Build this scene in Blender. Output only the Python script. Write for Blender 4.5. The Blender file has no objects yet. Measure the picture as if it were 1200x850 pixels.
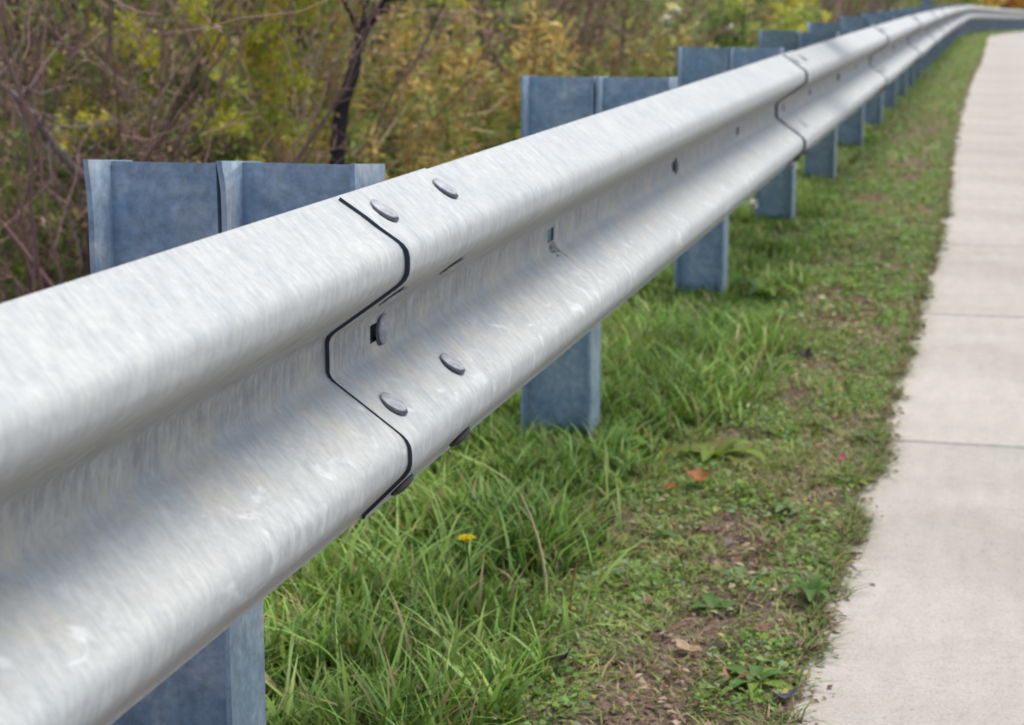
import bpy, bmesh, math
import numpy as np
from mathutils import Matrix, Vector
S = bpy.context.scene
C = S.collection
rad = math.radians

# ------------------------------------------------------------------ camera
CAM = np.array([0.5514, -1.93, 0.9013])
TH, PS = 0.1929, 0.2461
cr = np.array([math.cos(PS), math.sin(PS), 0])
cf = np.array([-math.sin(PS)*math.cos(TH), math.cos(PS)*math.cos(TH), -math.sin(TH)])
cu = np.cross(cr, cf)
cam = bpy.data.cameras.new('camera')
cam.sensor_width = 36
cam.lens = 2289.14/1200*36
cam.clip_start = 0.05
cam.clip_end = 1500
cam.dof.use_dof = True
cam.dof.focus_distance = 1.95
cam.dof.aperture_fstop = 10.5
co = bpy.data.objects.new('camera', cam)
C.objects.link(co)
co.matrix_world = Matrix(((cr[0], cu[0], -cf[0], CAM[0]), (cr[1], cu[1], -cf[1], CAM[1]), (cr[2], cu[2], -cf[2], CAM[2]), (0, 0, 0, 1)))
S.camera = co

# ------------------------------------------------------------------ sky, sun, exposure
SUN_EL, SUN_AZ = rad(69), rad(50)          # azimuth measured from +Y towards +X
w = bpy.data.worlds.new('World')
S.world = w
w.use_nodes = True
nt = w.node_tree
bg = nt.nodes['Background']
sky = nt.nodes.new('ShaderNodeTexSky')
sky.sky_type = 'NISHITA'
sky.sun_disc = False
sky.sun_elevation = SUN_EL
sky.sun_rotation = SUN_AZ
sky.air_density = 1.0
sky.dust_density = 4.0
sky.ozone_density = 1.0
nt.links.new(sky.outputs[0], bg.inputs[0])
bg.inputs[1].default_value = 0.15
sl = bpy.data.lights.new('sun', 'SUN')
sl.energy = 1.5
sl.angle = rad(28)
sl.color = (1.0, 0.955, 0.87)
so = bpy.data.objects.new('sun', sl)
C.objects.link(so)
sd = Vector((math.sin(SUN_AZ)*math.cos(SUN_EL), math.cos(SUN_AZ)*math.cos(SUN_EL), math.sin(SUN_EL)))
so.rotation_euler = sd.to_track_quat('Z', 'Y').to_euler()
S.view_settings.view_transform = 'Standard'
S.view_settings.look = 'None'
S.view_settings.gamma = 1
S.view_settings.use_curve_mapping = False
S.view_settings.exposure = 0.68
S.render.engine = 'CYCLES'
S.cycles.pixel_filter_type = 'BLACKMAN_HARRIS'
S.cycles.filter_width = 1.8

# ------------------------------------------------------------------ course of the road
def hermite(xs, ys):
    xs, ys = np.array(xs, float), np.array(ys, float)
    m = np.gradient(ys, xs)
    def f(x):
        x = np.clip(np.asarray(x, float), xs[0], xs[-1])
        i = np.clip(np.searchsorted(xs, x)-1, 0, len(xs)-2)
        h = xs[i+1]-xs[i]
        t = (x-xs[i])/h
        return ((2*t**3-3*t**2+1)*ys[i] + (t**3-2*t**2+t)*h*m[i] + (-2*t**3+3*t**2)*ys[i+1] + (t**3-t**2)*h*m[i+1])
    return f
RX = hermite([-60, -5, 0, 4, 8, 12, 19, 34, 47, 54, 64, 74, 85, 97, 160, 300], [.0, 0, 0, 0, 0, -.02, -.09, -.22, -.27, -.05, .44, 1.1, 2.1, 3.6, 16, 60])
PE = hermite([-60, 0, 5, 7.2, 11, 16, 25, 34, 47, 54, 64, 74, 85, 97, 160, 300], [.335, .335, .335, .31, .245, .20, .18, .16, .13, .38, .87, 1.55, 2.5, 4.0, 16.4, 60.4])
def U0(y): return PE(y)-.335
DZ = hermite([-60, 0, 4, 10, 19, 34, 47, 54, 64, 74, 85, 100, 300], [0, 0, 0, -.013, -.08, -.23, -.38, -.5, -.69, -.88, -1.1, -1.3, -1.5])
def heading(y):
    return math.atan2(float(RX(y+.2)-RX(y-.2)), .4)

# ------------------------------------------------------------------ helpers
def tag(o, label=None, cat=None, group=None, kind=None):
    if label: o['label'] = label
    if cat: o['category'] = cat
    if group: o['group'] = group
    if kind: o['kind'] = kind
    return o
def empty(name, loc, rz=0):
    o = bpy.data.objects.new(name, None)
    o.empty_display_size = .1
    C.objects.link(o)
    o.location = loc
    o.rotation_euler = (0, 0, rz)
    return o
def link(name, me, parent=None, loc=None, rot=None):
    o = bpy.data.objects.new(name, me)
    C.objects.link(o)
    if parent: o.parent = parent
    if loc is not None: o.location = loc
    if rot is not None: o.rotation_euler = rot
    return o
def qmesh(name, V, Q, mat, col=None, smooth=False):
    V = np.asarray(V, np.float32); Q = np.asarray(Q, np.int32)
    me = bpy.data.meshes.new(name)
    me.vertices.add(len(V)); me.vertices.foreach_set('co', V.ravel())
    k = Q.shape[1]
    me.loops.add(Q.size); me.loops.foreach_set('vertex_index', Q.ravel())
    me.polygons.add(len(Q))
    me.polygons.foreach_set('loop_start', np.arange(0, Q.size, k, dtype=np.int32))
    me.polygons.foreach_set('loop_total', np.full(len(Q), k, np.int32))
    if smooth: me.polygons.foreach_set('use_smooth', np.ones(len(Q), bool))
    me.update(calc_edges=True)
    me.validate()
    if col is not None:
        a = me.color_attributes.new('tint', 'FLOAT_COLOR', 'POINT')
        cc = np.ones((len(V), 4), np.float32); cc[:, :3] = col
        a.data.foreach_set('color', cc.ravel())
    me.materials.append(mat)
    return me
def bmesh_to(name, bm, mats):
    me = bpy.data.meshes.new(name)
    bm.to_mesh(me); bm.free()
    for m in (mats if isinstance(mats, (list, tuple)) else [mats]): me.materials.append(m)
    return me
def rnd(seed): return np.random.default_rng(seed)
def unit(v): return v/np.maximum(np.linalg.norm(v, axis=-1, keepdims=True), 1e-9)
_t = rnd(7).random((256, 256))
def vnoise(x, y):
    x = np.asarray(x, float); y = np.asarray(y, float)
    xi = np.floor(x).astype(int); yi = np.floor(y).astype(int)
    fx = x-xi; fy = y-yi
    fx = fx*fx*(3-2*fx); fy = fy*fy*(3-2*fy)
    a = _t[xi % 256, yi % 256]; b = _t[(xi+1) % 256, yi % 256]; c = _t[xi % 256, (yi+1) % 256]; d = _t[(xi+1) % 256, (yi+1) % 256]
    return (a*(1-fx)+b*fx)*(1-fy)+(c*(1-fx)+d*fx)*fy

# ------------------------------------------------------------------ materials
def mat(name):
    m = bpy.data.materials.new(name); m.use_nodes = True
    n = m.node_tree.nodes; l = m.node_tree.links
    return m, n, l, n['Principled BSDF']
def noise(n, l, vec, scale, detail=4, rough=.6, dist=0):
    t = n.new('ShaderNodeTexNoise'); t.inputs['Scale'].default_value = scale
    t.inputs['Detail'].default_value = detail; t.inputs['Roughness'].default_value = rough
    t.inputs['Distortion'].default_value = dist
    if vec is not None: l.new(vec, t.inputs['Vector'])
    return t
def ramp(n, l, fac, stops):
    r = n.new('ShaderNodeValToRGB')
    e = r.color_ramp.elements
    while len(e) < len(stops): e.new(.5)
    for i, (p, c) in enumerate(stops):
        e[i].position = p; e[i].color = (*c, 1) if len(c) == 3 else c
    l.new(fac, r.inputs[0])
    return r
def mix(n, l, fac, a, b, mode='MIX'):
    x = n.new('ShaderNodeMix'); x.data_type = 'RGBA'; x.blend_type = mode
    for s, v in ((x.inputs['Factor'], fac), (x.inputs['A'], a), (x.inputs['B'], b)):
        if hasattr(v, 'links'): l.new(v, s)
        elif isinstance(v, (int, float)): s.default_value = v
        else: s.default_value = (*v, 1)
    return x.outputs['Result']
def mapping(n, l, scale, src='Object', rot=(0, 0, 0)):
    tc = n.new('ShaderNodeTexCoord'); mp = n.new('ShaderNodeMapping')
    mp.inputs['Scale'].default_value = scale; mp.inputs['Rotation'].default_value = rot
    l.new(tc.outputs[src], mp.inputs[0])
    return mp.outputs[0]
def bump(n, l, h, strength, dist, p, prev=None):
    b = n.new('ShaderNodeBump'); b.inputs['Strength'].default_value = strength; b.inputs['Distance'].default_value = dist
    l.new(h, b.inputs['Height'])
    if prev is not None: l.new(prev, b.inputs['Normal'])
    if p is not None: l.new(b.outputs[0], p.inputs['Normal'])
    return b.outputs[0]
def G(v): return (v, v, v)

def rail_material():
    m, n, l, p = mat('galvanised_rail')
    obj = mapping(n, l, (1, 1, 1))
    uvn = n.new('ShaderNodeAttribute'); uvn.attribute_name = 'prof'     # 0..1 across the beam from top edge
    sx = n.new('ShaderNodeSeparateXYZ'); l.new(obj, sx.inputs[0])
    oi = n.new('ShaderNodeObjectInfo')
    def sheet(sy, sp_, shear=0.0):
        cx = n.new('ShaderNodeCombineXYZ')
        a = n.new('ShaderNodeMath'); a.operation = 'MULTIPLY'; a.inputs[1].default_value = sy; l.new(sx.outputs[1], a.inputs[0])
        b = n.new('ShaderNodeMath'); b.operation = 'MULTIPLY_ADD'; b.inputs[1].default_value = shear*sy*.4; l.new(uvn.outputs['Fac'], b.inputs[0]); l.new(a.outputs[0], b.inputs[2])
        d = n.new('ShaderNodeMath'); d.operation = 'MULTIPLY'; d.inputs[1].default_value = sp_; l.new(uvn.outputs['Fac'], d.inputs[0])
        e = n.new('ShaderNodeMath'); e.operation = 'MULTIPLY'; e.inputs[1].default_value = 37.0; l.new(oi.outputs['Random'], e.inputs[0])
        l.new(b.outputs[0], cx.inputs[0]); l.new(d.outputs[0], cx.inputs[1]); l.new(e.outputs[0], cx.inputs[2])
        return cx.outputs[0]
    st = noise(n, l, sheet(130, 9, .5), 1.0, 6, .72, .0)        # streaks running down the sheet
    st2 = noise(n, l, sheet(45, 9, .8), 1.0, 5, .65, .3)
    bl = noise(n, l, obj, 3.5, 5, .6, .4)
    sp = noise(n, l, obj, 130, 3, .6)
    c1 = ramp(n, l, st.outputs[0], [(.32, (.365, .388, .382)), (.5, (.425, .445, .430)), (.68, (.48, .495, .472))])
    c2 = ramp(n, l, st2.outputs[0], [(.30, (.80, .83, .87)), (.5, G(.97)), (.68, (1.06, 1.05, 1.03))])
    c = mix(n, l, .75, c1.outputs[0], c2.outputs[0], 'MULTIPLY')
    c3 = ramp(n, l, bl.outputs[0], [(.35, (.90, .92, .95)), (.6, (1, 1, 1))])
    c = mix(n, l, .8, c, c3.outputs[0], 'MULTIPLY')
    # the trough keeps dark wash streaks and dusty yellowish film: by height on the beam; the dark band also paints the trough's shade
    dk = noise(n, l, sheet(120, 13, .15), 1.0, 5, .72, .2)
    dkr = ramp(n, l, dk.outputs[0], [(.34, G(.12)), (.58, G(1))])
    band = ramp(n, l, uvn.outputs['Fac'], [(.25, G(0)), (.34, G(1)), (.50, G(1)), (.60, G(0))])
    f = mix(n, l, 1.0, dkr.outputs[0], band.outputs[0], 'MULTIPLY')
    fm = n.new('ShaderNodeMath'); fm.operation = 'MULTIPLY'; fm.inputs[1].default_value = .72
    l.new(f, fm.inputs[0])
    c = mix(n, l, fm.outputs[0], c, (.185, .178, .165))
    yl = noise(n, l, mapping(n, l, (10, 9, 10)), 1.0, 5, .6, 1.2)
    ylr = ramp(n, l, yl.outputs[0], [(.46, G(0)), (.66, G(1))])
    yb = ramp(n, l, uvn.outputs['Fac'], [(.46, G(0)), (.54, G(1)), (.66, G(.8)), (.74, G(0))])
    f = mix(n, l, 1.0, ylr.outputs[0], yb.outputs[0], 'MULTIPLY')
    fm = n.new('ShaderNodeMath'); fm.operation = 'MULTIPLY'; fm.inputs[1].default_value = .6
    l.new(f, fm.inputs[0])
    c = mix(n, l, fm.outputs[0], c, (.50, .455, .35))
    wp = noise(n, l, mapping(n, l, (22, 16, 15)), 1.0, 4, .55, 1.5)
    wr0 = ramp(n, l, wp.outputs[0], [(.57, G(0)), (.68, G(.75))])
    wb = ramp(n, l, uvn.outputs['Fac'], [(.0, G(.10)), (.60, G(.15)), (.68, G(1)), (.84, G(1)), (.9, G(.3))])
    wr = n.new('ShaderNodeMath'); wr.operation = 'MULTIPLY'; l.new(wr0.outputs[0], wr.inputs[0]); l.new(wb.outputs[0], wr.inputs[1])
    c = mix(n, l, wr.outputs[0], c, (.57, .60, .60))
    # spangle and small scuffs of the zinc
    vz = n.new('ShaderNodeTexVoronoi'); vz.inputs['Scale'].default_value = 95; l.new(mapping(n, l, (1, .8, 1)), vz.inputs['Vector'])
    vr = ramp(n, l, vz.outputs['Color'], [(.1, G(.965)), (.9, G(1.035))])
    c = mix(n, l, .8, c, vr.outputs[0], 'MULTIPLY')
    sc_ = noise(n, l, mapping(n, l, (60, 7, 60)), 1.0, 3, .6)
    sr2 = ramp(n, l, sc_.outputs[0], [(.24, G(.78)), (.31, G(1))])
    c = mix(n, l, .7, c, sr2.outputs[0], 'MULTIPLY')
    sr = ramp(n, l, sp.outputs[0], [(.35, G(.93)), (.6, G(1.03))])
    c = mix(n, l, 1.0, c, sr.outputs[0], 'MULTIPLY')
    l.new(c, p.inputs['Base Color'])
    p.inputs['Metallic'].default_value = .10
    rr = ramp(n, l, bl.outputs[0], [(.3, G(.60)), (.7, G(.75))])
    l.new(rr.outputs[0], p.inputs['Roughness'])
    b = bump(n, l, st.outputs[0], .10, .0012, None)
    b = bump(n, l, bl.outputs[0], .25, .004, p, b)
    return m
def post_material():
    m, n, l, p = mat('galvanised_post')
    tc = n.new('ShaderNodeTexCoord'); oi = n.new('ShaderNodeObjectInfo')
    ad = n.new('ShaderNodeVectorMath'); ad.operation = 'MULTIPLY_ADD'
    l.new(oi.outputs['Random'], ad.inputs[0]); ad.inputs[1].default_value = (13, 29, 7); l.new(tc.outputs['Object'], ad.inputs[2])
    obj = ad.outputs[0]
    a = noise(n, l, obj, 13, 7, .72, .8)
    b = noise(n, l, mapping(n, l, (60, 60, 6)), 1.0, 4, .6, .3)
    d = noise(n, l, obj, 70, 3, .7)
    c = ramp(n, l, a.outputs[0], [(.32, (.245, .345, .45)), (.5, (.34, .44, .53)), (.66, (.52, .58, .62))]).outputs[0]
    c = mix(n, l, .4, c, ramp(n, l, b.outputs[0], [(.3, G(.8)), (.7, G(1.2))]).outputs[0], 'MULTIPLY')
    c = mix(n, l, 1.0, c, ramp(n, l, d.outputs[0], [(.3, G(.78)), (.7, G(1.2))]).outputs[0], 'MULTIPLY')
    r = noise(n, l, obj, 24, 4, .7, 1)
    rf = ramp(n, l, r.outputs[0], [(.56, G(0)), (.72, G(.55))])
    c = mix(n, l, rf.outputs[0], c, (.50, .53, .55))
    l.new(c, p.inputs['Base Color'])
    p.inputs['Metallic'].default_value = .3
    p.inputs['Roughness'].default_value = .5
    bump(n, l, a.outputs[0], .2, .003, p)
    return m
def plain(name, col, rough=.6, metal=0, var=.15, scale=40):
    m, n, l, p = mat(name)
    t = noise(n, l, mapping(n, l, (1, 1, 1)), scale, 3, .6)
    r = ramp(n, l, t.outputs[0], [(.3, tuple(v*(1-var) for v in col)), (.7, tuple(min(1, v*(1+var)) for v in col))])
    l.new(r.outputs[0], p.inputs['Base Color'])
    p.inputs['Roughness'].default_value = rough; p.inputs['Metallic'].default_value = metal
    return m
def tint_material(name, trans=.25, rough=.6, spec=.3):
    m, n, l, p = mat(name)
    a = n.new('ShaderNodeAttribute'); a.attribute_name = 'tint'
    l.new(a.outputs['Color'], p.inputs['Base Color'])
    p.inputs['Roughness'].default_value = rough
    p.inputs['Specular IOR Level'].default_value = spec
    if trans > 0:
        t = n.new('ShaderNodeBsdfTranslucent'); l.new(a.outputs['Color'], t.inputs[0])
        x = n.new('ShaderNodeMixShader'); x.inputs[0].default_value = trans
        l.new(p.outputs[0], x.inputs[1]); l.new(t.outputs[0], x.inputs[2])
        l.new(x.outputs[0], n['Material Output'].inputs[0])
    return m
def concrete_material():
    m, n, l, p = mat('concrete')
    v = mapping(n, l, (1, 1, 1))
    a = noise(n, l, v, 2.2, 5, .6, .3)
    b = noise(n, l, v, 240, 3, .8)
    d = noise(n, l, mapping(n, l, (30, 5, 5)), 1.0, 4, .6)
    e = noise(n, l, v, 60, 4, .7)
    c = ramp(n, l, a.outputs[0], [(.3, (.335, .312, .275)), (.7, (.40, .375, .335))]).outputs[0]
    c = mix(n, l, 1, c, ramp(n, l, b.outputs[0], [(.28, G(.72)), (.45, G(.98)), (.72, G(1.16))]).outputs[0], 'MULTIPLY')
    c = mix(n, l, .6, c, ramp(n, l, d.outputs[0], [(.3, G(.9)), (.7, G(1.08))]).outputs[0], 'MULTIPLY')
    c = mix(n, l, 1, c, ramp(n, l, e.outputs[0], [(.25, G(.86)), (.45, G(1)), (.75, G(1.05))]).outputs[0], 'MULTIPLY')
    vo = n.new('ShaderNodeTexVoronoi'); vo.inputs['Scale'].default_value = 26; l.new(v, vo.inputs['Vector'])
    pit = ramp(n, l, vo.outputs['Distance'], [(.05, G(.5)), (.11, G(1))])
    c = mix(n, l, .5, c, pit.outputs[0], 'MULTIPLY')
    st = noise(n, l, v, 1.3, 6, .7, .8)
    c = mix(n, l, .8, c, ramp(n, l, st.outputs[0], [(.34, (.86, .85, .83)), (.48, G(1)), (.66, (1.04, 1.035, 1.03))]).outputs[0], 'MULTIPLY')
    oi = n.new('ShaderNodeObjectInfo')
    c = mix(n, l, 1, c, ramp(n, l, oi.outputs['Random'], [(0, G(.95)), (1, G(1.04))]).outputs[0], 'MULTIPLY')
    l.new(c, p.inputs['Base Color'])
    p.inputs['Roughness'].default_value = .9
    bb = bump(n, l, b.outputs[0], .5, .0015, None)
    bump(n, l, e.outputs[0], .3, .002, p, bb)
    return m
def soil_material():
    m, n, l, p = mat('soil')
    v = mapping(n, l, (1, 1, 1))
    a = noise(n, l, v, 5, 6, .65, .3)
    b = noise(n, l, v, 90, 5, .75, .4)
    g = noise(n, l, v, 14, 4, .6)
    c = ramp(n, l, b.outputs[0], [(.28, (.05, .034, .026)), (.45, (.15, .10, .08)), (.58, (.26, .175, .135)), (.75, (.40, .30, .235))]).outputs[0]
    gr = ramp(n, l, g.outputs[0], [(.45, G(0)), (.65, G(.5))])
    c = mix(n, l, gr.outputs[0], c, (.075, .10, .03))
    c = mix(n, l, .7, c, ramp(n, l, a.outputs[0], [(.3, G(.75)), (.7, G(1.15))]).outputs[0], 'MULTIPLY')
    l.new(c, p.inputs['Base Color'])
    p.inputs['Roughness'].default_value = 1
    bump(n, l, b.outputs[0], .9, .012, p)
    return m

M_RAIL = rail_material()
M_POST = post_material()
M_BOLT = plain('bolt_steel', (.33, .34, .35), .62, .25, .3, 120)
M_DBOLT = plain('shaded_dark_bolt_steel', (.09, .09, .10), .5, .5, .2, 90)  # dark steel, with the shade on the heads put into the colour
M_EDGE_SLOT_SHADE = plain('sheet_edge_slot_shade', (.035, .04, .06), .7, .2, .3, 60)  # cut edge colour; also paints the recess shade in the bolt slots
M_CONC = concrete_material()
M_SOIL = soil_material()
M_ROAD = plain('asphalt', (.05, .05, .052), .9, 0, .35, 160)
M_KERB = plain('kerb_concrete', (.40, .38, .36), .9, 0, .15, 60)
M_GRASS = tint_material('grass_blade', .30, .5, .4)
M_LEAF = tint_material('leaf', .42, .55, .35)
M_BARK = tint_material('bark', 0, .85, .2)
M_MARK = plain('dark_marker', (.05, .045, .04), .8, 0, .3, 50)

# ------------------------------------------------------------------ terrain
VERGE = .335
def edge_x(y):
    return PE(y) - .012 +.010*(vnoise(y*7.3+3, 5.5)-.5)*2 + .009*(vnoise(y*21+9, 1.5)-.5)*2 + .007*(vnoise(y*61, 3.5)-.5)*2 + .02*(vnoise(y*2.1, 8.2)-.5)
def path_x(y):
    return PE(y) - .035 - .02*np.clip((np.asarray(y)-4)/6, 0, 1)
def ground(x, y):
    x = np.asarray(x, float); y = np.asarray(y, float)
    z = DZ(y)-.032 + .016*(vnoise(x*3.1, y*3.1)-.5) + .02*(vnoise(x*11+4, y*11)-.5) + .012*(vnoise(x*33, y*33)-.5)
    d = (RX(y)-.55)-x                                    # metres behind the posts
    z = z - np.where(d > 0, .34*np.clip(d, 0, 4.6), 0) + .5*np.clip(d/4-.4, 0, 1)*(vnoise(x*.5, y*.5)-.5)
    z = z + .30*np.clip(d-14, 0, 40)
    ey = edge_x(y)
    drop = np.clip((x-ey)/.02, 0, 1)
    z = z - drop*.05 + .006*(1-drop)*np.clip(1-(ey-x)/.06, 0, 1)
    z = np.where((drop == 0) & (ey-x < .10), np.maximum(z, DZ(y)-.019+.006*(vnoise(x*40, y*40)-.5)), z)
    far = np.clip((x-(RX(y)+3.2))/.3, 0, 1)
    z = z - far*.10
    z = z + np.clip((y-112)*.06, 0, 12)
    return z
def gz(x, y): return float(ground(x, y))
def terrain():
    def lines(a):
        out = [a[0][0]]
        for s, e, n in a: out += list(np.linspace(s, e, n+1)[1:])
        return np.array(out)
    xs = lines([(-160, -40, 12), (-40, -12, 20), (-12, -3, 30), (-3, -.9, 28), (-.9, .24, 40), (.24, .46, 26), (.46, 2.2, 12), (2.2, 12, 14), (12, 160, 12)])
    ys = lines([(-40, -3, 14), (-3, .2, 20), (.2, 4.5, 240), (4.5, 12, 190), (12, 30, 120), (30, 110, 160), (110, 500, 30)])
    off = U0(ys)
    Y, X = np.meshgrid(ys, xs, indexing='ij')
    wgt = np.clip(1-np.abs(X)/30, 0, 1)
    X = X + off[:, None]*wgt
    Z = ground(X, Y)
    V = np.stack([X, Y, Z], -1).reshape(-1, 3)
    a, b = X.shape
    i = np.arange(a*b).reshape(a, b)
    Q = np.stack([i[:-1, :-1], i[:-1, 1:], i[1:, 1:], i[1:, :-1]], -1).reshape(-1, 4)
    o = link('ground', qmesh('ground', V, Q, M_SOIL, smooth=True))
    tag(o, kind='structure')
terrain()

# ------------------------------------------------------------------ sidewalk, kerb and road
def sidewalk():
    root = empty('sidewalk', (.35, 0, -.02)); tag(root, kind='structure')
    js = [2.055+1.58*k+(.03 if k == 1 else 0) for k in range(-7, 70)]; js[6] = .30
    r = rnd(3)
    W = 1.5
    for k in range(len(js)-1):
        y0, y1 = js[k]+(.0055 if js[k] < 5.5 else .0018), js[k+1]-(.0055 if js[k+1] < 5.5 else .0018)
        n = 3 if y1 < 45 else 4
        bm = bmesh.new()
        cx, cy = float(path_x((y0+y1)/2)), (y0+y1)/2
        z0 = float(DZ(cy))
        rows = []
        tl = 0; gp = .0055 if js[k] < 5.5 else .0022
        for t in np.linspace(0, 1, n):
            y = y0+(y1-y0)*t
            xl = float(path_x(y)); zz = float(DZ(y))-.026+tl
            rows.append((xl, xl+W, y, zz))
        b = .006
        def ring(inset, dz):
            vs = []
            L = [(xl+inset, y, z+dz) for xl, xr, y, z in rows]; R = [(xr-inset, y, z+dz) for xl, xr, y, z in rows]
            L[0] = (L[0][0], y0+inset, L[0][2]); L[-1] = (L[-1][0], y1-inset, L[-1][2])
            R[0] = (R[0][0], y0+inset, R[0][2]); R[-1] = (R[-1][0], y1-inset, R[-1][2])
            return [bm.verts.new((x-cx, y-cy, z-z0)) for x, y, z in L], [bm.verts.new((x-cx, y-cy, z-z0)) for x, y, z in R]
        A = ring(b, 0); B = ring(0, -b); D = ring(0, -.11)
        for i in range(n-1):
            bm.faces.new((A[0][i], A[1][i], A[1][i+1], A[0][i+1]))
            for P, Q in ((A, B), (B, D)):
                bm.faces.new((P[0][i], P[0][i+1], Q[0][i+1], Q[0][i])); bm.faces.new((P[1][i+1], P[1][i], Q[1][i], Q[1][i+1]))
        for P, Q in ((A, B), (B, D)):
            bm.faces.new((P[0][0], Q[0][0], Q[1][0], P[1][0])); bm.faces.new((P[0][-1], P[1][-1], Q[1][-1], Q[0][-1]))
        o = link('concrete_slab', bmesh_to('concrete_slab', bm, M_CONC), root, (cx-.35, cy, z0+.02))
def strip(name, xo0, xo1, z, m, h=None):
    ys = np.concatenate([np.linspace(-40, 30, 30), np.linspace(32, 110, 50)])
    prof = [(xo0, z), (xo1, z)] if h is None else [(xo0, z-h), (xo0, z-.01), (xo0+.01, z), (xo1-.02, z), (xo1, z-.02), (xo1, z-h)]
    V = [(float(U0(y))+px, y, float(DZ(y))+pz) for y in ys for px, pz in prof]
    k = len(prof)
    Q = [(i*k+j, i*k+j+1, (i+1)*k+j+1, (i+1)*k+j) for i in range(len(ys)-1) for j in range(k-1)]
    o = link(name, qmesh(name, V, Q, m)); tag(o, kind='structure')
sidewalk()
strip('kerb', 1.812, 1.96, -.015, M_KERB, .25)
strip('road', 1.963, 9.5, -.13, M_ROAD)
strip('road_edge_line', 2.25, 2.35, -.126, plain('road_paint', (.75, .75, .72), .7, 0, .1, 60))

# ------------------------------------------------------------------ guardrail
SP = 1.905
ZC = .541
half = [(-.083, 0), (-.083, .0095), (-.083, .0150), (-.0810, .0200), (-.0765, .0245), (-.0720, .0278), (-.050, .0437), (-.030, .0582), (-.0140, .0700), (-.0085, .0742), (-.0040, .0788), (-.0011, .0845), (-.0002, .0895), (0, .095), (-.0002, .1015), (-.0018, .1080), (-.0058, .1135), (-.0110, .1175), (-.0170, .1214), (-.029, .1292), (-.043, .1395), (-.057, .1485), (-.070, .157)]
low = half[:13] + [(0, .095), (-.0002, .1025), (-.0020, .1090), (-.0062, .1150), (-.0125, .1215), (-.022, .1310), (-.0315, .1405), (-.041, .1500), (-.049, .158), (-.0505, .1620)]
PROF = [(x, z) for x, z in half[::-1]] + [(x, -z) for x, z in low[2:]]
PROF.insert(half.__len__(), (-.083, -.0095))
PROF = [p for p in PROF if not (p[1] == 0)]
# order top edge -> bottom edge
PROF = sorted(PROF, key=lambda q: -q[1])
_s = np.concatenate([[0], np.cumsum(np.linalg.norm(np.diff(np.array(PROF), axis=0), axis=1))])
PS_ = _s/_s[-1]
jp = [i for i in range(len(PROF)-1) if PROF[i][1] > 0 > PROF[i+1][1]][0]
guard = tag(empty('guardrail', (-.308, 0, 0)), 'long galvanised steel W-beam guardrail on blue-grey steel posts beside the sidewalk', 'guardrail')
def rail_panel(k):
    a, b = 2*SP*k-.158, 2*SP*(k+1)+.153
    slots = [(2*SP*k+d, .019 if d in (.80, 1.5*SP) else .030) for d in (0, .80, SP, 1.5*SP, 2*SP)]
    ys = list(np.linspace(a, b, 17))
    for c, hl in slots: ys = [y for y in ys if abs(y-c) > .06] + [c-hl, c-hl+.008, c+hl-.008, c+hl]
    ys = sorted(set(ys) | {a, b})
    me = bpy.data.meshes.new('rail_panel')
    V, F, pr = [], [], []
    n = len(PROF)
    r = rnd(100+k)
    ph = r.random(4)*6
    for y in ys:
        t = (y-a)/(b-a)
        xo = .0064*(1-t)
        hx = float(RX(y))+xo; zz = float(DZ(y))+ZC
        for (px, pz), s in zip(PROF, PS_):
            wob = .0009*math.sin(y*2.3+ph[0]+pz*9)+.0006*math.sin(y*5.1+ph[1])
            V.append((hx+px+wob, y-a, zz+pz+wob*.5)); pr.append(s)
    for i in range(len(ys)-1):
        yc = (ys[i]+ys[i+1])/2
        hole = any(abs(yc-c) < hl for c, hl in slots)
        for j in range(n-1):
            if hole and j == jp: continue
            F.append((i*n+j, i*n+j+1, (i+1)*n+j+1, (i+1)*n+j))
    me.from_pydata(V, [], F)
    at = me.attributes.new('prof', 'FLOAT', 'POINT'); at.data.foreach_set('value', np.array(pr, np.float32))
    me.polygons.foreach_set('use_smooth', np.ones(len(F), bool))
    me.materials.append(M_RAIL); me.materials.append(M_EDGE_SLOT_SHADE)
    # outward normal towards the road
    me.update()
    if me.polygons[3].normal.x < 0: me.flip_normals()
    o = link('rail_panel', me, guard, (.308, a, 0))
    md = o.modifiers.new('sheet', 'SOLIDIFY'); md.thickness = .0036; md.offset = -1; md.material_offset_rim = 1
    es = o.modifiers.new('crisp_rim', 'EDGE_SPLIT'); es.split_angle = rad(50)
    return o, a
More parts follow.
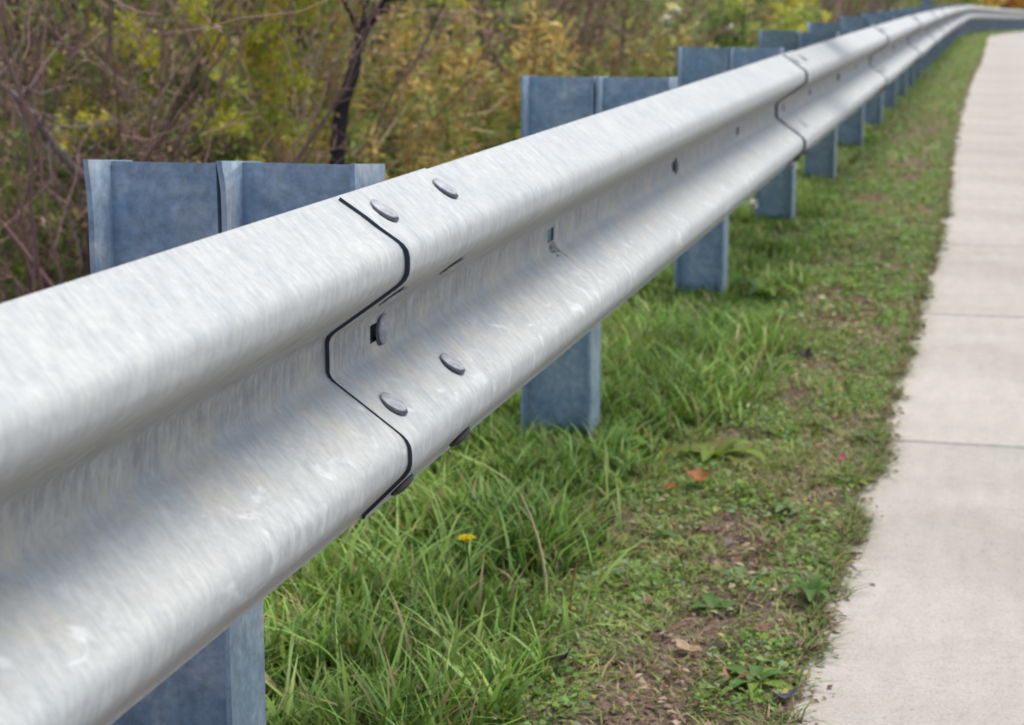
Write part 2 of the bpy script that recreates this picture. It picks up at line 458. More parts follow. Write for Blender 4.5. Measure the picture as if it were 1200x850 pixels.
def dome_bolt(r, h, name, slot=None):
    """round-head bolt along +X with shank and nut behind"""
    bm = bmesh.new()
    prof = [(-.0008, r*.97), (.0018, r), (h*.55, r*.84), (h*.85, r*.55), (h, r*.2)]
    N = 16
    rings = []
    for x, rr in prof: rings.append([bm.verts.new((x, rr*math.cos(2*math.pi*i/N), rr*math.sin(2*math.pi*i/N))) for i in range(N)])
    for A, B in zip(rings, rings[1:]):
        for i in range(N): bm.faces.new((A[i], A[(i+1) % N], B[(i+1) % N], B[i]))
    bm.faces.new(rings[-1])
    for f in bm.faces: f.smooth = True
    bm.faces.new(rings[0][::-1])
    for x0, x1, rr, M in ((-.024, -.0009, .008, 8), (-.022, -.0095, .0165, 6)):
        A = [bm.verts.new((x0, rr*math.cos(2*math.pi*i/M), rr*math.sin(2*math.pi*i/M))) for i in range(M)]
        B = [bm.verts.new((x1, rr*math.cos(2*math.pi*i/M), rr*math.sin(2*math.pi*i/M))) for i in range(M)]
        for i in range(M): bm.faces.new((A[i], A[(i+1) % M], B[(i+1) % M], B[i]))
        bm.faces.new(A[::-1]); bm.faces.new(B)
    bmesh.ops.recalc_face_normals(bm, faces=bm.faces)
    if slot:                                                     # dark disc painting recess shade where the oval bolt slot shows past the head
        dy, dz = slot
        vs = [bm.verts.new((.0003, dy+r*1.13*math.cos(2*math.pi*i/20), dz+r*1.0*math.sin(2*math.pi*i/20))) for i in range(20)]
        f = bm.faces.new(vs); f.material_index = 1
    return bmesh_to(name, bm, [M_BOLT, M_EDGE_SLOT_SHADE])
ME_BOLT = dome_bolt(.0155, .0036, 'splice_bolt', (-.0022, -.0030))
ME_BOLT_U = dome_bolt(.0155, .0065, 'splice_bolt', (0, 0)); ME_BOLT_U.materials[0] = M_DBOLT  # heads under the lower flange, their shade painted by the darker steel
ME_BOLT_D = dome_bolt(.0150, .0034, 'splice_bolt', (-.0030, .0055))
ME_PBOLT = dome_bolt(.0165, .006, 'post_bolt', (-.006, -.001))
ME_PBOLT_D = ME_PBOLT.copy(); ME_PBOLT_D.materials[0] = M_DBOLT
ROWS = [((-.043, .1395), (.55, .83)), ((-.036, .054), (.55, -.83)), ((-.036, -.054), (.55, .83)), ((-.0275, -.1365), (.70, -.71))]
for k in range(-1, 24):
    o, a = rail_panel(k)
    if 2*SP*k < 34:
        r = rnd(500+k)
        for dy in (.050, .266):
            for (px, pz), (nx, nz) in ROWS:
                y = a+dy
                nx_, nz_ = nx/math.hypot(nx, nz), nz/math.hypot(nx, nz)
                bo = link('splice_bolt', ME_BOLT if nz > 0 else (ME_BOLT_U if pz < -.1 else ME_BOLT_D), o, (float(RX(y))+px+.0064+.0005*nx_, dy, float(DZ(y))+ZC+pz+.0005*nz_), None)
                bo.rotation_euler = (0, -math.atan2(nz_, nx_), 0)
                bo.delta_rotation_euler = (0, 0, 0)
        y = a+.158
        bo = link('post_bolt', ME_PBOLT, o, (float(RX(y))-.083+.0055, .158+.012, float(DZ(y))+ZC-.001))
        y = a+.158+SP
        bo = link('post_bolt', ME_PBOLT_D, o, (float(RX(y))-.083+.0033, .158+SP+.010, float(DZ(y))+ZC-.001))
        if k == 0: first_panel = o

def i_section(h_lo, h_hi, holes, flare=0, name='post', seed=0, slant=0.0):
    """rolled steel I-section, web along X (0 = road-side face, -0.15 = back), flanges along Y, octagonal holes in the road-side flange"""
    bm = bmesh.new()
    r = rnd(seed)
    def box(x0, x1, y0, y1, z0, z1, fl=None, nz=1):
        lv = np.linspace(0, 1, nz+1)
        R = []
        for t in lv:
            z = z0+(z1-z0)*t
            e = 0
            ww = [bm.verts.new((x, y, z)) for x, y in ((x0, y0), (x1, y0), (x1, y1), (x0, y1))]
            if fl: fl(ww, z)
            R.append(ww)
        for A, B in zip(R, R[1:]):
            for i in range(4): bm.faces.new((A[i], A[(i+1) % 4], B[(i+1) % 4], B[i]))
        bm.faces.new(R[0][::-1]); bm.faces.new(R[-1])
    tf, tw, D, Wf = .006, .0048, .146, .050
    box(-D+tf, -tf, -tw/2, tw/2, h_lo, h_hi-.0012)                                 # web
    def curl(ww, z):
        f = max(0, (z-(h_hi-.035))/.035)**2*flare
        for v in ww:
            if v.co.y < 0: v.co.x -= f; v.co.y -= f*.35
    # back flange as near and far halves so that the top of the near half can flare
    nz = 8
    box(-D, -D+tf, -Wf, 0, h_lo, h_hi, curl, 24)
    box(-D, -D+tf, .0004, Wf, h_lo, h_hi)
    # road-side flange with holes: front and back sheets plus rim
    cell = .024
    zs = [h_lo]
    for hz in sorted(holes): zs += [hz-cell, hz+cell]
    zs.append(h_hi)
    def sheet(x, flip):
        allb = []
        for i in range(len(zs)-1):
            z0, z1 = zs[i], zs[i+1]
            if i % 2 == 0:
                vs = [bm.verts.new((x, y, z)) for y, z in ((-Wf, z0), (Wf, z0), (Wf, z1), (-Wf, z1))]
                bm.faces.new(vs if not flip else vs[::-1])
            else:
                hz = (z0+z1)/2; hy = -.026; rr = .0085
                zc = [(-Wf, z0), (hy, z0), (hy+cell, z0), (hy+cell, hz), (hy+cell, z1), (hy, z1), (-Wf, z1), (-Wf, hz)]
                O = [bm.verts.new((x, y, z)) for y, z in zc]
                an = [225, 270, 315, 0, 45, 90, 135, 180]
                I = [bm.verts.new((x, hy+rr*math.cos(rad(t)), hz+rr*1.25*math.sin(rad(t)))) for t in an]
                for q in range(8):
                    f = (O[q], O[(q+1) % 8], I[(q+1) % 8], I[q])
                    bm.faces.new(f if not flip else f[::-1])
                allb.append(I)
                vs = [bm.verts.new((x, y, z)) for y, z in ((hy+cell, z0), (Wf, z0), (Wf, z1), (hy+cell, z1))]
                bm.faces.new(vs if not flip else vs[::-1])
        return allb
    A = sheet(0, False); B = sheet(-tf, True)
    for I, J in zip(A, B):
        for q in range(8): bm.faces.new((I[q], I[(q+1) % 8], J[(q+1) % 8], J[q]))
    for y in (-Wf, Wf):
        vs = [bm.verts.new((x, y, z)) for x, z in ((0, h_lo), (0, h_hi), (-tf, h_hi), (-tf, h_lo))]
        bm.faces.new(vs if y < 0 else vs[::-1])
    for z in (h_lo, h_hi):
        vs = [bm.verts.new((x, y, z)) for x, y in ((0, -Wf), (0, Wf), (-tf, Wf), (-tf, -Wf))]
        bm.faces.new(vs if z == h_hi else vs[::-1])
    for v in bm.verts:                                            # saw-cut tops are not quite square
        if v.co.z > h_hi-.012: v.co.z -= slant*v.co.y
    return bmesh_to(name, bm, M_POST)
ZT = .713
ME_POST = [i_section(-.45, ZT, [ZT-.058, ZT-.17], f, 'post', i, sl_) for i, (f, sl_) in enumerate(((.003, .09), (.012, .02), (.003, .04)))]
ME_BLOCK = [i_section(-.345, 0, [-.058], f, 'blockout', 9+i, sl_) for i, (f, sl_) in enumerate(((0, .03), (.004, .09)))]
r = rnd(42)
for i in range(-1, 49):
    y = SP*i; h = heading(y)
    x = float(RX(y)); z = float(DZ(y))
    dz = (r.random()-.5)*.010 if i > 2 else (0, 0, .002, -.002)[i+1]
    o = link('post', ME_POST[0 if i == 0 else int(r.integers(1, 3))], guard, (x-.2355+.308, y, z+dz), (0 if i < 1 else (r.random()-.5)*.012, 0, -h+(r.random()-.5)*.01))
    b = link('blockout', ME_BLOCK[1 if i == 0 else 0], o, (.1505, 0.0, ZT-dz+(0.002 if i == 0 else (r.random()-.5)*.008)))
# the far end of the rail is carried on beyond the bend out of view; small paint-marker scrawl beside a slot hole
def scrawl():
    pts = [[(-.014, -.022), (-.004, -.012), (.003, -.024), (-.014, -.022)], [(.010, -.010), (.012, -.024), (.026, -.025)], [(.022, -.012), (.024, -.034)], [(-.012, -.028), (-.002, -.028)]]
    zs = [q[1] for q in PROF][::-1]; xs = [q[0] for q in PROF][::-1]
    bm = bmesh.new()
    for pl in pts:
        for (a0, b0), (a1, b1) in zip(pl, pl[1:]):
            for k in range(5):
                t0, t1 = k/5, (k+1)/5
                p0 = (a0+(a1-a0)*t0, b0+(b1-b0)*t0); p1 = (a0+(a1-a0)*t1, b0+(b1-b0)*t1)
                d = Vector((p1[0]-p0[0], p1[1]-p0[1])); nn = Vector((-d.y, d.x)).normalized()*.0009
                nn.x *= 1.6
                q = [(p0[0]+nn.x, p0[1]+nn.y), (p1[0]+nn.x, p1[1]+nn.y), (p1[0]-nn.x, p1[1]-nn.y), (p0[0]-nn.x, p0[1]-nn.y)]
                bm.faces.new([bm.verts.new((float(np.interp(v, zs, xs))+.0045+.0024, u, v)) for u, v in q])
    return link('marker_scrawl', bmesh_to('marker_scrawl', bm, M_MARK), first_panel, (float(RX(.8)), .80+.158, ZC))
_sc = scrawl()

# ------------------------------------------------------------------ grass
def blades(P, H, W, lean, col, tipcol, seed, levels=4, droop=.5):
    r = rnd(seed); N = len(P)
    az = r.random(N)*2*math.pi
    d = np.stack([np.cos(az), np.sin(az), np.zeros(N)], -1)
    tw = az+math.pi/2+(r.random(N)-.5)*1.6
    s = np.stack([np.cos(tw), np.sin(tw), np.zeros(N)], -1)
    ts = np.linspace(0, 1, levels)
    V = np.zeros((N, levels, 2, 3), np.float32); K = np.zeros((N, levels, 2, 3), np.float32)
    for i, t in enumerate(ts):
        c = P + d*(lean*H*(t*.35+t*t*.65))[:, None] + np.array([0, 0, 1])*(H*(t-droop*lean*t**2.4*.6))[:, None]
        ww = W*(1-.15*t-.80*t**2.2)*.5
        V[:, i, 0] = c-s*ww[:, None]; V[:, i, 1] = c+s*ww[:, None]
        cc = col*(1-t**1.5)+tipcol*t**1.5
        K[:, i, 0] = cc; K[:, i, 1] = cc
    base = (np.arange(N)*levels*2)[:, None, None]
    j = np.arange(levels-1)
    q = np.stack([2*j, 2*j+1, 2*j+3, 2*j+2], -1)[None]
    Q = (base+q).reshape(-1, 4)
    return V.reshape(-1, 3), Q, K.reshape(-1, 3)
def scatter(n, x0, x1, y0, y1, seed, dens, pw=1.0):
    """points in the band, denser near the camera; dens(x,y) keeps a share"""
    r = rnd(seed)
    y = y0+(y1-y0)*r.random(n)**pw
    x = U0(y)+x0+(x1-x0)*r.random(n)
    k = r.random(n) < dens(x, y)
    x, y = x[k], y[k]
    return np.stack([x, y, ground(x, y)-.003], -1)
def greens(r, N, base, spread=.25, straw=.1, strawcol=(.42, .34, .17)):
    c = np.array(base)[None]*(1+spread*(r.random((N, 1))*2-1))
    c[:, 0] *= 1+.35*(r.random(N)-.5)
    c[:, 2] *= 1+.5*(r.random(N)-.5)
    k = r.random(N) < straw
    c[k] = np.array(strawcol)*(.6+.6*r.random((k.sum(), 1)))
    return c
def bare(x, y):
    """0..1 how bare the verge is: worn brown patches towards the walk"""
    u = x-U0(y)
    nn = vnoise(x*5.5+2, y*3.0+1)*.6+vnoise(x*14, y*9)*.4
    g = np.clip((u+.10)/.30, 0, 1)
    v = np.clip((nn*1.0+g*.31-.545)*4.5, 0, 1)
    return v*np.clip(1.25-(y-2)/26, .35, 1)
def lush(x, y):
    u = x-U0(y)
    lim = .0+.16*(vnoise(y*1.7+3, x*2)-.5)+.06*(vnoise(y*6, 2.0)-.5)-.10*np.clip((y-3)/4, 0, 1)
    lim = lim-.07*np.clip((1.25-y)/.8, 0, 1)
    return np.clip((lim-u)/.16, 0, 1)
def stuff(name, label, cat, parts, m):
    V, Q, K, off = [], [], [], 0
    for v, q, k in parts:
        V.append(v); Q.append(q+off); K.append(k); off += len(v)
    o = link(name, qmesh(name, np.concatenate(V), np.concatenate(Q), m, np.concatenate(K)))
    tag(o, label, cat, kind='stuff')
    return o
def clear(P):
    """shorter, trampled growth right in front of each post"""
    ph = (P[:, 1]/1.905) % 1.0*1.905                               # distance beyond the last post
    near = ((ph > 1.905-.55) | (ph < .10)) & (np.abs(P[:, 0]-RX(P[:, 1])+.28) < .22)
    return np.where(near, .68, 1.0)
def grass_lush():
    parts = []
    for seed, (n, y0, y1, sc, wsc) in enumerate([(86000, .15, 3.2, 1, 1), (56000, 3.2, 7.5, .68, 1.2), (44000, 7.5, 17, .6, 1.9), (28000, 17, 45, .6, 3.4), (12000, 45, 100, .8, 6)]):
        P = scatter(n, -1.05, .28, y0, y1, 10+seed, lambda x, y: lush(x, y)*np.clip(2.6*vnoise(x*4.5+1, y*4.5)-.45+.8*np.clip(-x-.1, 0, 1)*2, .10, 1))
        r = rnd(30+seed); N = len(P)
        clump = vnoise(P[:, 0]*7+1, P[:, 1]*7)
        H = sc*(.040+.068*r.random(N))*(.5+.9*clump)*clear(P)
        W = wsc*(.0040+.0055*r.random(N))
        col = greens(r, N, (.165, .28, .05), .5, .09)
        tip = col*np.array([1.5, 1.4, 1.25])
        parts.append(blades(P, H, W, .25+.7*r.random(N), col*.62, tip, 50+seed))  # shaded base and lit tip are put into the blade colour
        # taller arching blades
        m = N//14
        P2 = P[r.permutation(N)[:m]]
        col = greens(r, m, (.22, .34, .07), .3, .04)
        parts.append(blades(P2, sc*(.085+.075*r.random(m))*clear(P2), wsc*(.0048+.0045*r.random(m)), .45+.7*r.random(m), col, col*1.3, 70+seed, 5))
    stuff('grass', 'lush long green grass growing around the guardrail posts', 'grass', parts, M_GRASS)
def grass_short():
    parts = []
    for seed, (n, y0, y1, sc, wsc) in enumerate([(120000, .1, 3.2, 1, 1), (80000, 3.2, 7.5, 1, 1.4), (50000, 7.5, 17, 1.1, 2.2), (30000, 17, 45, 1.2, 4.5), (14000, 45, 100, 1.4, 8)]):
        P = scatter(n, -.35, .38, y0, y1, 110+seed, lambda x, y: (1-bare(x, y)*.80)*(1-.75*lush(x, y))*np.where(x < edge_x(y)+.004, 1, 0)*(.35+.9*vnoise(x*17, y*17)))
        r = rnd(130+seed); N = len(P)
        H = sc*(.010+.026*r.random(N)**1.6)*(.6+.8*vnoise(P[:, 0]*9, P[:, 1]*9))
        W = wsc*(.0022+.0028*r.random(N))
        pn = vnoise(P[:, 0]*5+9, P[:, 1]*4)[:, None]
        col = greens(r, N, (.18, .26, .055), .4, .14)*(1-.25*pn)+np.array([.05, .03, .01])*pn
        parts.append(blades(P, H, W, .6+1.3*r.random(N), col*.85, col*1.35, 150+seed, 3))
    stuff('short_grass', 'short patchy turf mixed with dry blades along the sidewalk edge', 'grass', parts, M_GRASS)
def small_leaves(P, size, col, seed, flat=.6, elong=1.0, wid=.32, up=0):
    """folded leaf quads"""
    r = rnd(seed); N = len(P)
    az = r.random(N)*2*math.pi
    el = (r.random(N)-.5)*2*(1-flat)*1.5+up
    a = np.stack([np.cos(az)*np.cos(el), np.sin(az)*np.cos(el), np.sin(el)], -1)
    b0 = np.stack([-np.sin(az), np.cos(az), np.zeros(N)], -1)
    nrm = np.cross(a, b0)
    ro = (r.random(N)-.5)*2*(1-flat)*2.2
    b = b0*np.cos(ro)[:, None]+nrm*np.sin(ro)[:, None]
    nn = np.cross(a, b)
    s = size[:, None]
    V = np.zeros((N, 4, 3), np.float32)
    V[:, 0] = P
    V[:, 1] = P+a*s*.5*elong+b*s*wid+nn*s*.08
    V[:, 2] = P+a*s*elong-nn*s*.12
    V[:, 3] = P+a*s*.5*elong-b*s*wid+nn*s*.08
    Q = np.arange(N*4).reshape(N, 4)
    return V.reshape(-1, 3), Q, np.repeat(col, 4, axis=0)
def ground_cover():
    parts = []
    for seed, (n, y0, y1, ws) in enumerate([(26000, .1, 3.2, 1), (22000, 3.2, 8, 1.4), (13000, 8, 22, 2.2), (7000, 22, 60, 4)]):
        P = scatter(n, -.2, .35, y0, y1, 210+seed, lambda x, y: np.clip((vnoise(x*8+5, y*6+2)-.36)*3.4, 0, 1)*(x < edge_x(y)-.01)*(1-.8*lush(x, y)))
        r = rnd(230+seed); N = len(P)
        P[:, 2] += .006+.016*r.random(N)
        col = greens(r, N, (.18, .30, .06), .4, .04, (.5, .42, .12))
        k = r.random(N) < .10
        col[k] = np.array([.27, .36, .21])*(.7+.5*r.random((k.sum(), 1)))
        parts.append(small_leaves(P, ws*(.006+.011*r.random(N)), col, 250+seed, .62, 1.0))
    stuff('clover', 'small clover and broad-leaved ground cover among the short turf', 'ground cover', parts, M_LEAF)
def litter():
    parts = []
    pal = np.array([(.20, .12, .08), (.30, .19, .13), (.13, .08, .06), (.38, .29, .19), (.24, .10, .07), (.09, .06, .05), (.45, .36, .27)])
    for seed, (n, y0, y1, ws) in enumerate([(26000, .1, 3.4, 1), (20000, 3.4, 8, 1.4), (12000, 8, 22, 2.2)]):
        P = scatter(n, -.5, .385, y0, y1, 310+seed, lambda x, y: (.14+.8*bare(x, y))*(x < edge_x(y)-.003)*(1-.7*lush(x, y)))
        r = rnd(330+seed); N = len(P)
        P[:, 2] = np.maximum(P[:, 2], DZ(P[:, 1])-.03)+.003+.006*r.random(N)
        col = pal[r.integers(0, len(pal), N)]*(.7+.6*r.random((N, 1)))
        parts.append(small_leaves(P, ws*(.004+.012*r.random(N)**2), col, 350+seed, .75, 1.3))
        # thin dry straws lying flat
        m = n//6
        P = scatter(m, -.3, .37, y0, y1, 410+seed, lambda x, y: .3+.7*bare(x, y))
        N = len(P); P[:, 2] += .004
        col = np.array([.36, .27, .17])*(.5+.8*r.random((N, 1)))
        parts.append(blades(P, .012*np.ones(N), ws*(.0012+.001*r.random(N)), 2+3.5*r.random(N), col, col, 430+seed, 3, 0))
    stuff('leaf_litter', 'crumbled brown leaf litter and dry straw on the worn verge', 'leaf litter', parts, M_LEAF)
def fringe():
    """runners, tufts and crumbs creeping over the edge of the walk"""
    parts = []; r = rnd(611)
    for seed, (n, y0, y1, ws) in enumerate([(9000, .1, 3.4, 1), (8000, 3.4, 9, 1.5), (5000, 9, 30, 2.6)]):
        y = y0+(y1-y0)*r.random(n)
        tuft = vnoise(y*13, 4.4)*vnoise(y*41, 2.1)
        k = r.random(n) < np.clip(tuft*3.2-.25, .05, 1); y = y[k]; N = len(y)
        x = edge_x(y)+.010*r.normal(size=N)-.004+.012*(vnoise(y*31, 6.6)-.4)
        P = np.stack([x, y, np.maximum(ground(x, y), DZ(y)-.027)], -1)
        col = greens(r, N, (.15, .23, .05), .4, .3, (.34, .24, .15))
        parts.append(blades(P, .010+.026*r.random(N)**1.5, ws*(.002+.0028*r.random(N)), .8+2.0*r.random(N), col*.8, col*1.3, 640+seed, 3, .3))
        m = N//2; j = r.permutation(N)[:m]
        Pc = P[j]+np.stack([.012*np.abs(r.normal(size=m)), .02*r.normal(size=m), .002+.006*r.random(m)], -1)
        pal = np.array([(.20, .12, .08), (.13, .08, .06), (.10, .065, .05), (.15, .22, .05), (.34, .25, .16)])
        parts.append(small_leaves(Pc, ws*(.004+.009*r.random(m)), pal[r.integers(0, 5, m)]*(.7+.6*r.random((m, 1))), 660+seed, .7, 1.2))
    stuff('edge_fringe', 'ragged fringe of runners, tufts and soil crumbs creeping over the sidewalk edge', 'turf edge', parts, M_LEAF)
grass_lush(); grass_short(); ground_cover(); litter(); fringe()

# ------------------------------------------------------------------ pixel helper for planting spots
def at_ground(px, py, z):
    d = cr*(px-600)/2289.14 + cu*(425-py)/2289.14 + cf
    t = (z-CAM[2])/d[2]
    p = CAM+d*t
    return p
def at_depth(px, py, y):
    d = cr*(px-600)/2289.14 + cu*(425-py)/2289.14 + cf
    t = (y-CAM[1])/d[1]
    return CAM+d*t

# ------------------------------------------------------------------ small things in the verge
def fallen_leaf(px, py, size, col, label, rot, curl=.3, lobes=5, lift=.012):
    size *= .62 if py > 680 else .8
    if py < 600 and px < 830: size *= 1.35
    p = at_ground(px, py, -.012)
    r = rnd(int(px*7+py))
    bm = bmesh.new()
    N = lobes*4
    c = bm.verts.new((0, 0, 0))
    ring, mid = [], []
    for i in range(N):
        a = 2*math.pi*i/N
        k = (.80+.20*math.cos(a*lobes/1.0)) if lobes > 3 else (.55+.45*abs(math.cos(a)))
        rr = size*.5*(k*(.85+.3*r.random()))
        x, y = rr*math.cos(a)*1.15, rr*math.sin(a)
        ring.append(bm.verts.new((x, y, curl*(x*x*1.4+y*y*.6)/size*2+(r.random()-.5)*size*.14)))
        mid.append(bm.verts.new((x*.5, y*.5, curl*(x*x+y*y)/size*.4+(r.random()-.5)*size*.04)))
    for i in range(N):
        j = (i+1) % N
        bm.faces.new((c, mid[i], mid[j])); bm.faces.new((mid[i], ring[i], ring[j], mid[j]))
    for f in bm.faces: f.smooth = True
    me = bmesh_to('fallen_leaf', bm, M_LEAF)
    a = me.color_attributes.new('tint', 'FLOAT_COLOR', 'POINT')
    cc = np.ones((len(me.vertices), 4), np.float32)
    cc[:, :3] = np.array(col)*(.7+.6*r.random((len(me.vertices), 1)))
    a.data.foreach_set('color', cc.ravel())
    o = link('fallen_leaf', me, None, (p[0], p[1], gz(p[0], p[1])+lift), (r.random()*.5-.25, r.random()*.5-.25, rot))
    tag(o, label, 'leaf', 'fallen leaves on the grass verge')
OR, BR, DK, PK, TN = (.36, .14, .045), (.20, .115, .06), (.045, .032, .035), (.42, .22, .19), (.45, .33, .2)
for args in [
    (816, 566, .050, OR, 'curled bright orange leaf lying in the verge beyond the yellow flower', .4, .5, 5, .03),
    (784, 566, .030, (.40, .16, .05), 'small orange leaf just left of the bright orange one', 2.0),
    (528, 700, .045, PK, 'pale pinkish brown leaf deep in the grass left of the dry stalk', 1.0, .4, 3, .03),
    (655, 780, .060, DK, 'dark purple curled leaf in the lower verge', .2, .6, 5, .02),
    (862, 800, .050, (.42, .20, .13), 'reddish tan leaf near the bottom beside the sidewalk', 2.6, .4, 3),
    (806, 752, .055, TN, 'narrow straw-coloured leaf lying across the short turf', 2.9, .2, 2),
    (893, 742, .034, (.40, .17, .15), 'small pinkish leaf on the bare patch near the sidewalk', .8, .3, 3),
    (938, 757, .030, (.40, .33, .30), 'pale grey leaf at the edge of the sidewalk near the bottom', 1.8, .3, 3),
    (918, 822, .050, (.10, .10, .14), 'dark bluish wet leaf on the sidewalk edge at the bottom', .3, .3, 3),
    (955, 610, .026, (.42, .25, .18), 'small tan leaf in the clover halfway along the near turf', 1.2, .3, 3),
    (857, 632, .034, (.22, .17, .16), 'grey brown leaf right of the dry stalk', 2.2, .4, 3),
    (1020, 492, .032, TN, 'tan leaf beside the sidewalk just before the first far joint', .6, .3, 3),
    (978, 494, .032, (.14, .05, .05), 'dark red leaf in the turf left of the tan one', .2, .4, 3),
    (985, 540, .028, (.40, .10, .14), 'small crimson leaf near the walk beside the bright clover', 1.2, .3, 3),
    (880, 478, .036, (.62, .52, .33), 'pale cream leaf in the turf beyond the orange leaf', 2.2, .3, 3),
    (943, 418, .050, DK, 'dark crumpled leaf in the mid verge', 1.2, .6, 5, .02),
    (993, 372, .034, DK, 'small black leaf further along near the sidewalk edge', .2, .6, 3, .012),
    (940, 328, .038, DK, 'dark leaf on the brown patch near the third post', 2.2, .6, 3, .012),
    (962, 343, .044, (.62, .60, .36), 'pale yellow leaf on the turf beyond the brown patch', 1.2, .2, 3),
    (1002, 268, .030, (.62, .60, .42), 'tiny pale leaf far along the turf', .9, .2, 3),
    (1098, 236, .045, (.06, .05, .05), 'dark leaf lying on the sidewalk edge in the distance', .2, .4, 3),
    (720, 676, .05, (.26, .13, .11), 'reddish brown leaf on the bare patch right of the dry stalk', .2, .4, 3),
    (760, 700, .04, (.30, .17, .12), 'brown leaf on the bare soil below the clover', 1.9, .4, 3),
    (1052, 560, .03, (.24, .12, .08), 'brown leaf fragment on the ragged edge of the walk', 1.9, .4, 3),
]: fallen_leaf(*args)
for px, py, s in [(1137, 738, .008), (1155, 633, .007), (1168, 800, .006), (1100, 690, .006), (1128, 455, .008)]:
    pass
def sticks(name, px, py, z, hgt, lean, col, label, cat, w=.0022, seedhead=False):
    p = at_ground(px, py, z); base = np.array([p[0], p[1], gz(p[0], p[1])])
    root = empty(name, base); tag(root, label, cat)
    P = np.array([[(lean[0]*t*t*hgt, lean[1]*t*t*hgt, hgt*t) for t in np.linspace(0, 1, 6)]])
    V, Q = tube(P, np.array([w]), np.array([w*.5]), 5)
    link('stalk', qmesh('stalk', V, Q, M_BARK, np.tile(col, (len(V), 1)), True), root)
    return root, P[0, -1]
def tube(P, r0, r1, sides=3):
    N, K, _ = P.shape
    T = np.gradient(P, axis=1); T = unit(T)
    ref = np.where(np.abs(T[..., 2:3]) > .9, np.array([1., 0, 0]), np.array([0, 0, 1.]))
    U = unit(np.cross(T, ref)); Wv = np.cross(T, U)
    R = (r0[:, None]+(r1-r0)[:, None]*np.linspace(0, 1, K)[None])[..., None, None]
    an = 2*np.pi*np.arange(sides)/sides
    V = P[:, :, None, :]+R*(U[:, :, None, :]*np.cos(an)[None, None, :, None]+Wv[:, :, None, :]*np.sin(an)[None, None, :, None])
    base = (np.arange(N)*K*sides)[:, None, None]
    k = np.arange(K-1)[:, None]*sides; s = np.arange(sides)[None]; s2 = (s+1) % sides
    q = np.stack([k+s, k+s2, k+sides+s2, k+sides+s], -1).reshape(1, -1, 4)
    Q = (base+q).reshape(-1, 4)
    return V.reshape(-1, 3), Q
# dry stalk in the near grass
sticks('dry_stalk', 640, 685, -.01, .16, (-.26, .02), (.55, .44, .24), 'bent dry straw-coloured stalk standing in the long grass', 'stalk', .0032)
sticks('dry_stalk', 668, 712, -.01, .095, (.1, .05), (.30, .13, .06), 'short reddish dry stalk standing right beside the straw-coloured one', 'stalk', .0018)
# flowers
def flower(px, py, z, hgt, size, pet, core, label, name='dandelion', npet=22, stemcol=(.1, .16, .05), y=None):
    if y is None:
        top = at_ground(px, py, z)
    else:
        top = at_depth(px, py, y)
    g = gz(top[0], top[1])
    root = empty(name, (top[0], top[1], g)); tag(root, label, 'flower')
    h = top[2]-g
    P = np.array([[(.004*math.sin(3*t), .003*math.sin(5*t), h*t) for t in np.linspace(0, 1, 5)]])
    V, Q = tube(P, np.array([.0016*max(1, size/.03)]), np.array([.0012*max(1, size/.03)]), 5)
    link('stem', qmesh('stem', V, Q, M_BARK, np.tile(stemcol, (len(V), 1)), True), root)
    V, Q, K = [], [], []
    r = rnd(int(px))
    for i in range(npet):
        a = 2*math.pi*i/npet*1.618*3; rr = size/2*(1 if i % 2 else .7)
        ca, sa = math.cos(a), math.sin(a); up = .25+.3*(0 if i % 2 else 1)
        if npet >= 30:                                            # domed flower head, petals on all sides
            up = 2.4*(i/npet)-.9; rr *= 1/math.sqrt(1+up*up)*1.15
        e = [(0, 0, h), (rr*.6*ca-rr*.2*sa, rr*.6*sa+rr*.2*ca, h+rr*up*.8), (rr*ca, rr*sa, h+rr*up*.7), (rr*.6*ca+rr*.2*sa, rr*.6*sa-rr*.2*ca, h+rr*up*.8)]
        b = len(V); V += e; Q.append((b, b+1, b+2, b+3)); K += [np.array(pet)*(.8+.3*r.random())]*4
    link('petals', qmesh('petals', V, Q, M_LEAF, np.array(K)), root)
    P = np.array([[(0, 0, h-size*.10), (0, 0, h), (0, 0, h+size*.16)]])
    V, Q = tube(P, np.array([size*.14]), np.array([size*.10]), 8)
    link('flower_centre', qmesh('flower_centre', V, Q, M_LEAF, np.tile(core, (len(V), 1)), True), root)
flower(547, 632, .085, .1, .034, (.92, .78, .03), (.90, .66, .03), 'single yellow dandelion flower in the long grass below the rail')
def rosette(px, py, n, size, label, cols, name='dock_plant', rise=.45, seed=1):
    p = at_ground(px, py, -.01)
    root = empty(name, (p[0], p[1], gz(p[0], p[1]))); tag(root, label, 'plant', 'broad-leaved weeds in the verge')
    r = rnd(seed)
    for i in range(n):
        a = 2*math.pi*(i/n+.08*r.random())
        L = size*(.7+.5*r.random()); ri = rise*(.5+r.random())
        K = 7; V, Q = [], []
        for j in range(K):
            t = j/(K-1)
            wd = L*.17*math.sin(math.pi*min(1, t*.92+.06))**.8+.0008
            zc = L*(ri*t-.55*ri*t*t*1.5)+.006
            d = L*t
            wav = .012*L*math.sin(j*2.3+i)
            for s, hh in ((-1, .28), (0, 0), (1, .28)):
                V.append((d*math.cos(a)-s*wd*math.sin(a), d*math.sin(a)+s*wd*math.cos(a), zc+abs(s)*wd*hh+wav*s))
        for j in range(K-1):
            for s in range(2):
                b = j*3+s; Q.append((b, b+1, b+4, b+3))
        col = np.array(cols[int(r.integers(0, len(cols)))])
        cc = np.tile(col, (len(V), 1))*(.85+.3*r.random((len(V), 1))); cc[1::3] *= 1.25
        link('leaf', qmesh('leaf', V, Q, M_LEAF, cc, True), root)
YG, GR, OL = (.16, .24, .03), (.075, .16, .03), (.14, .15, .03)
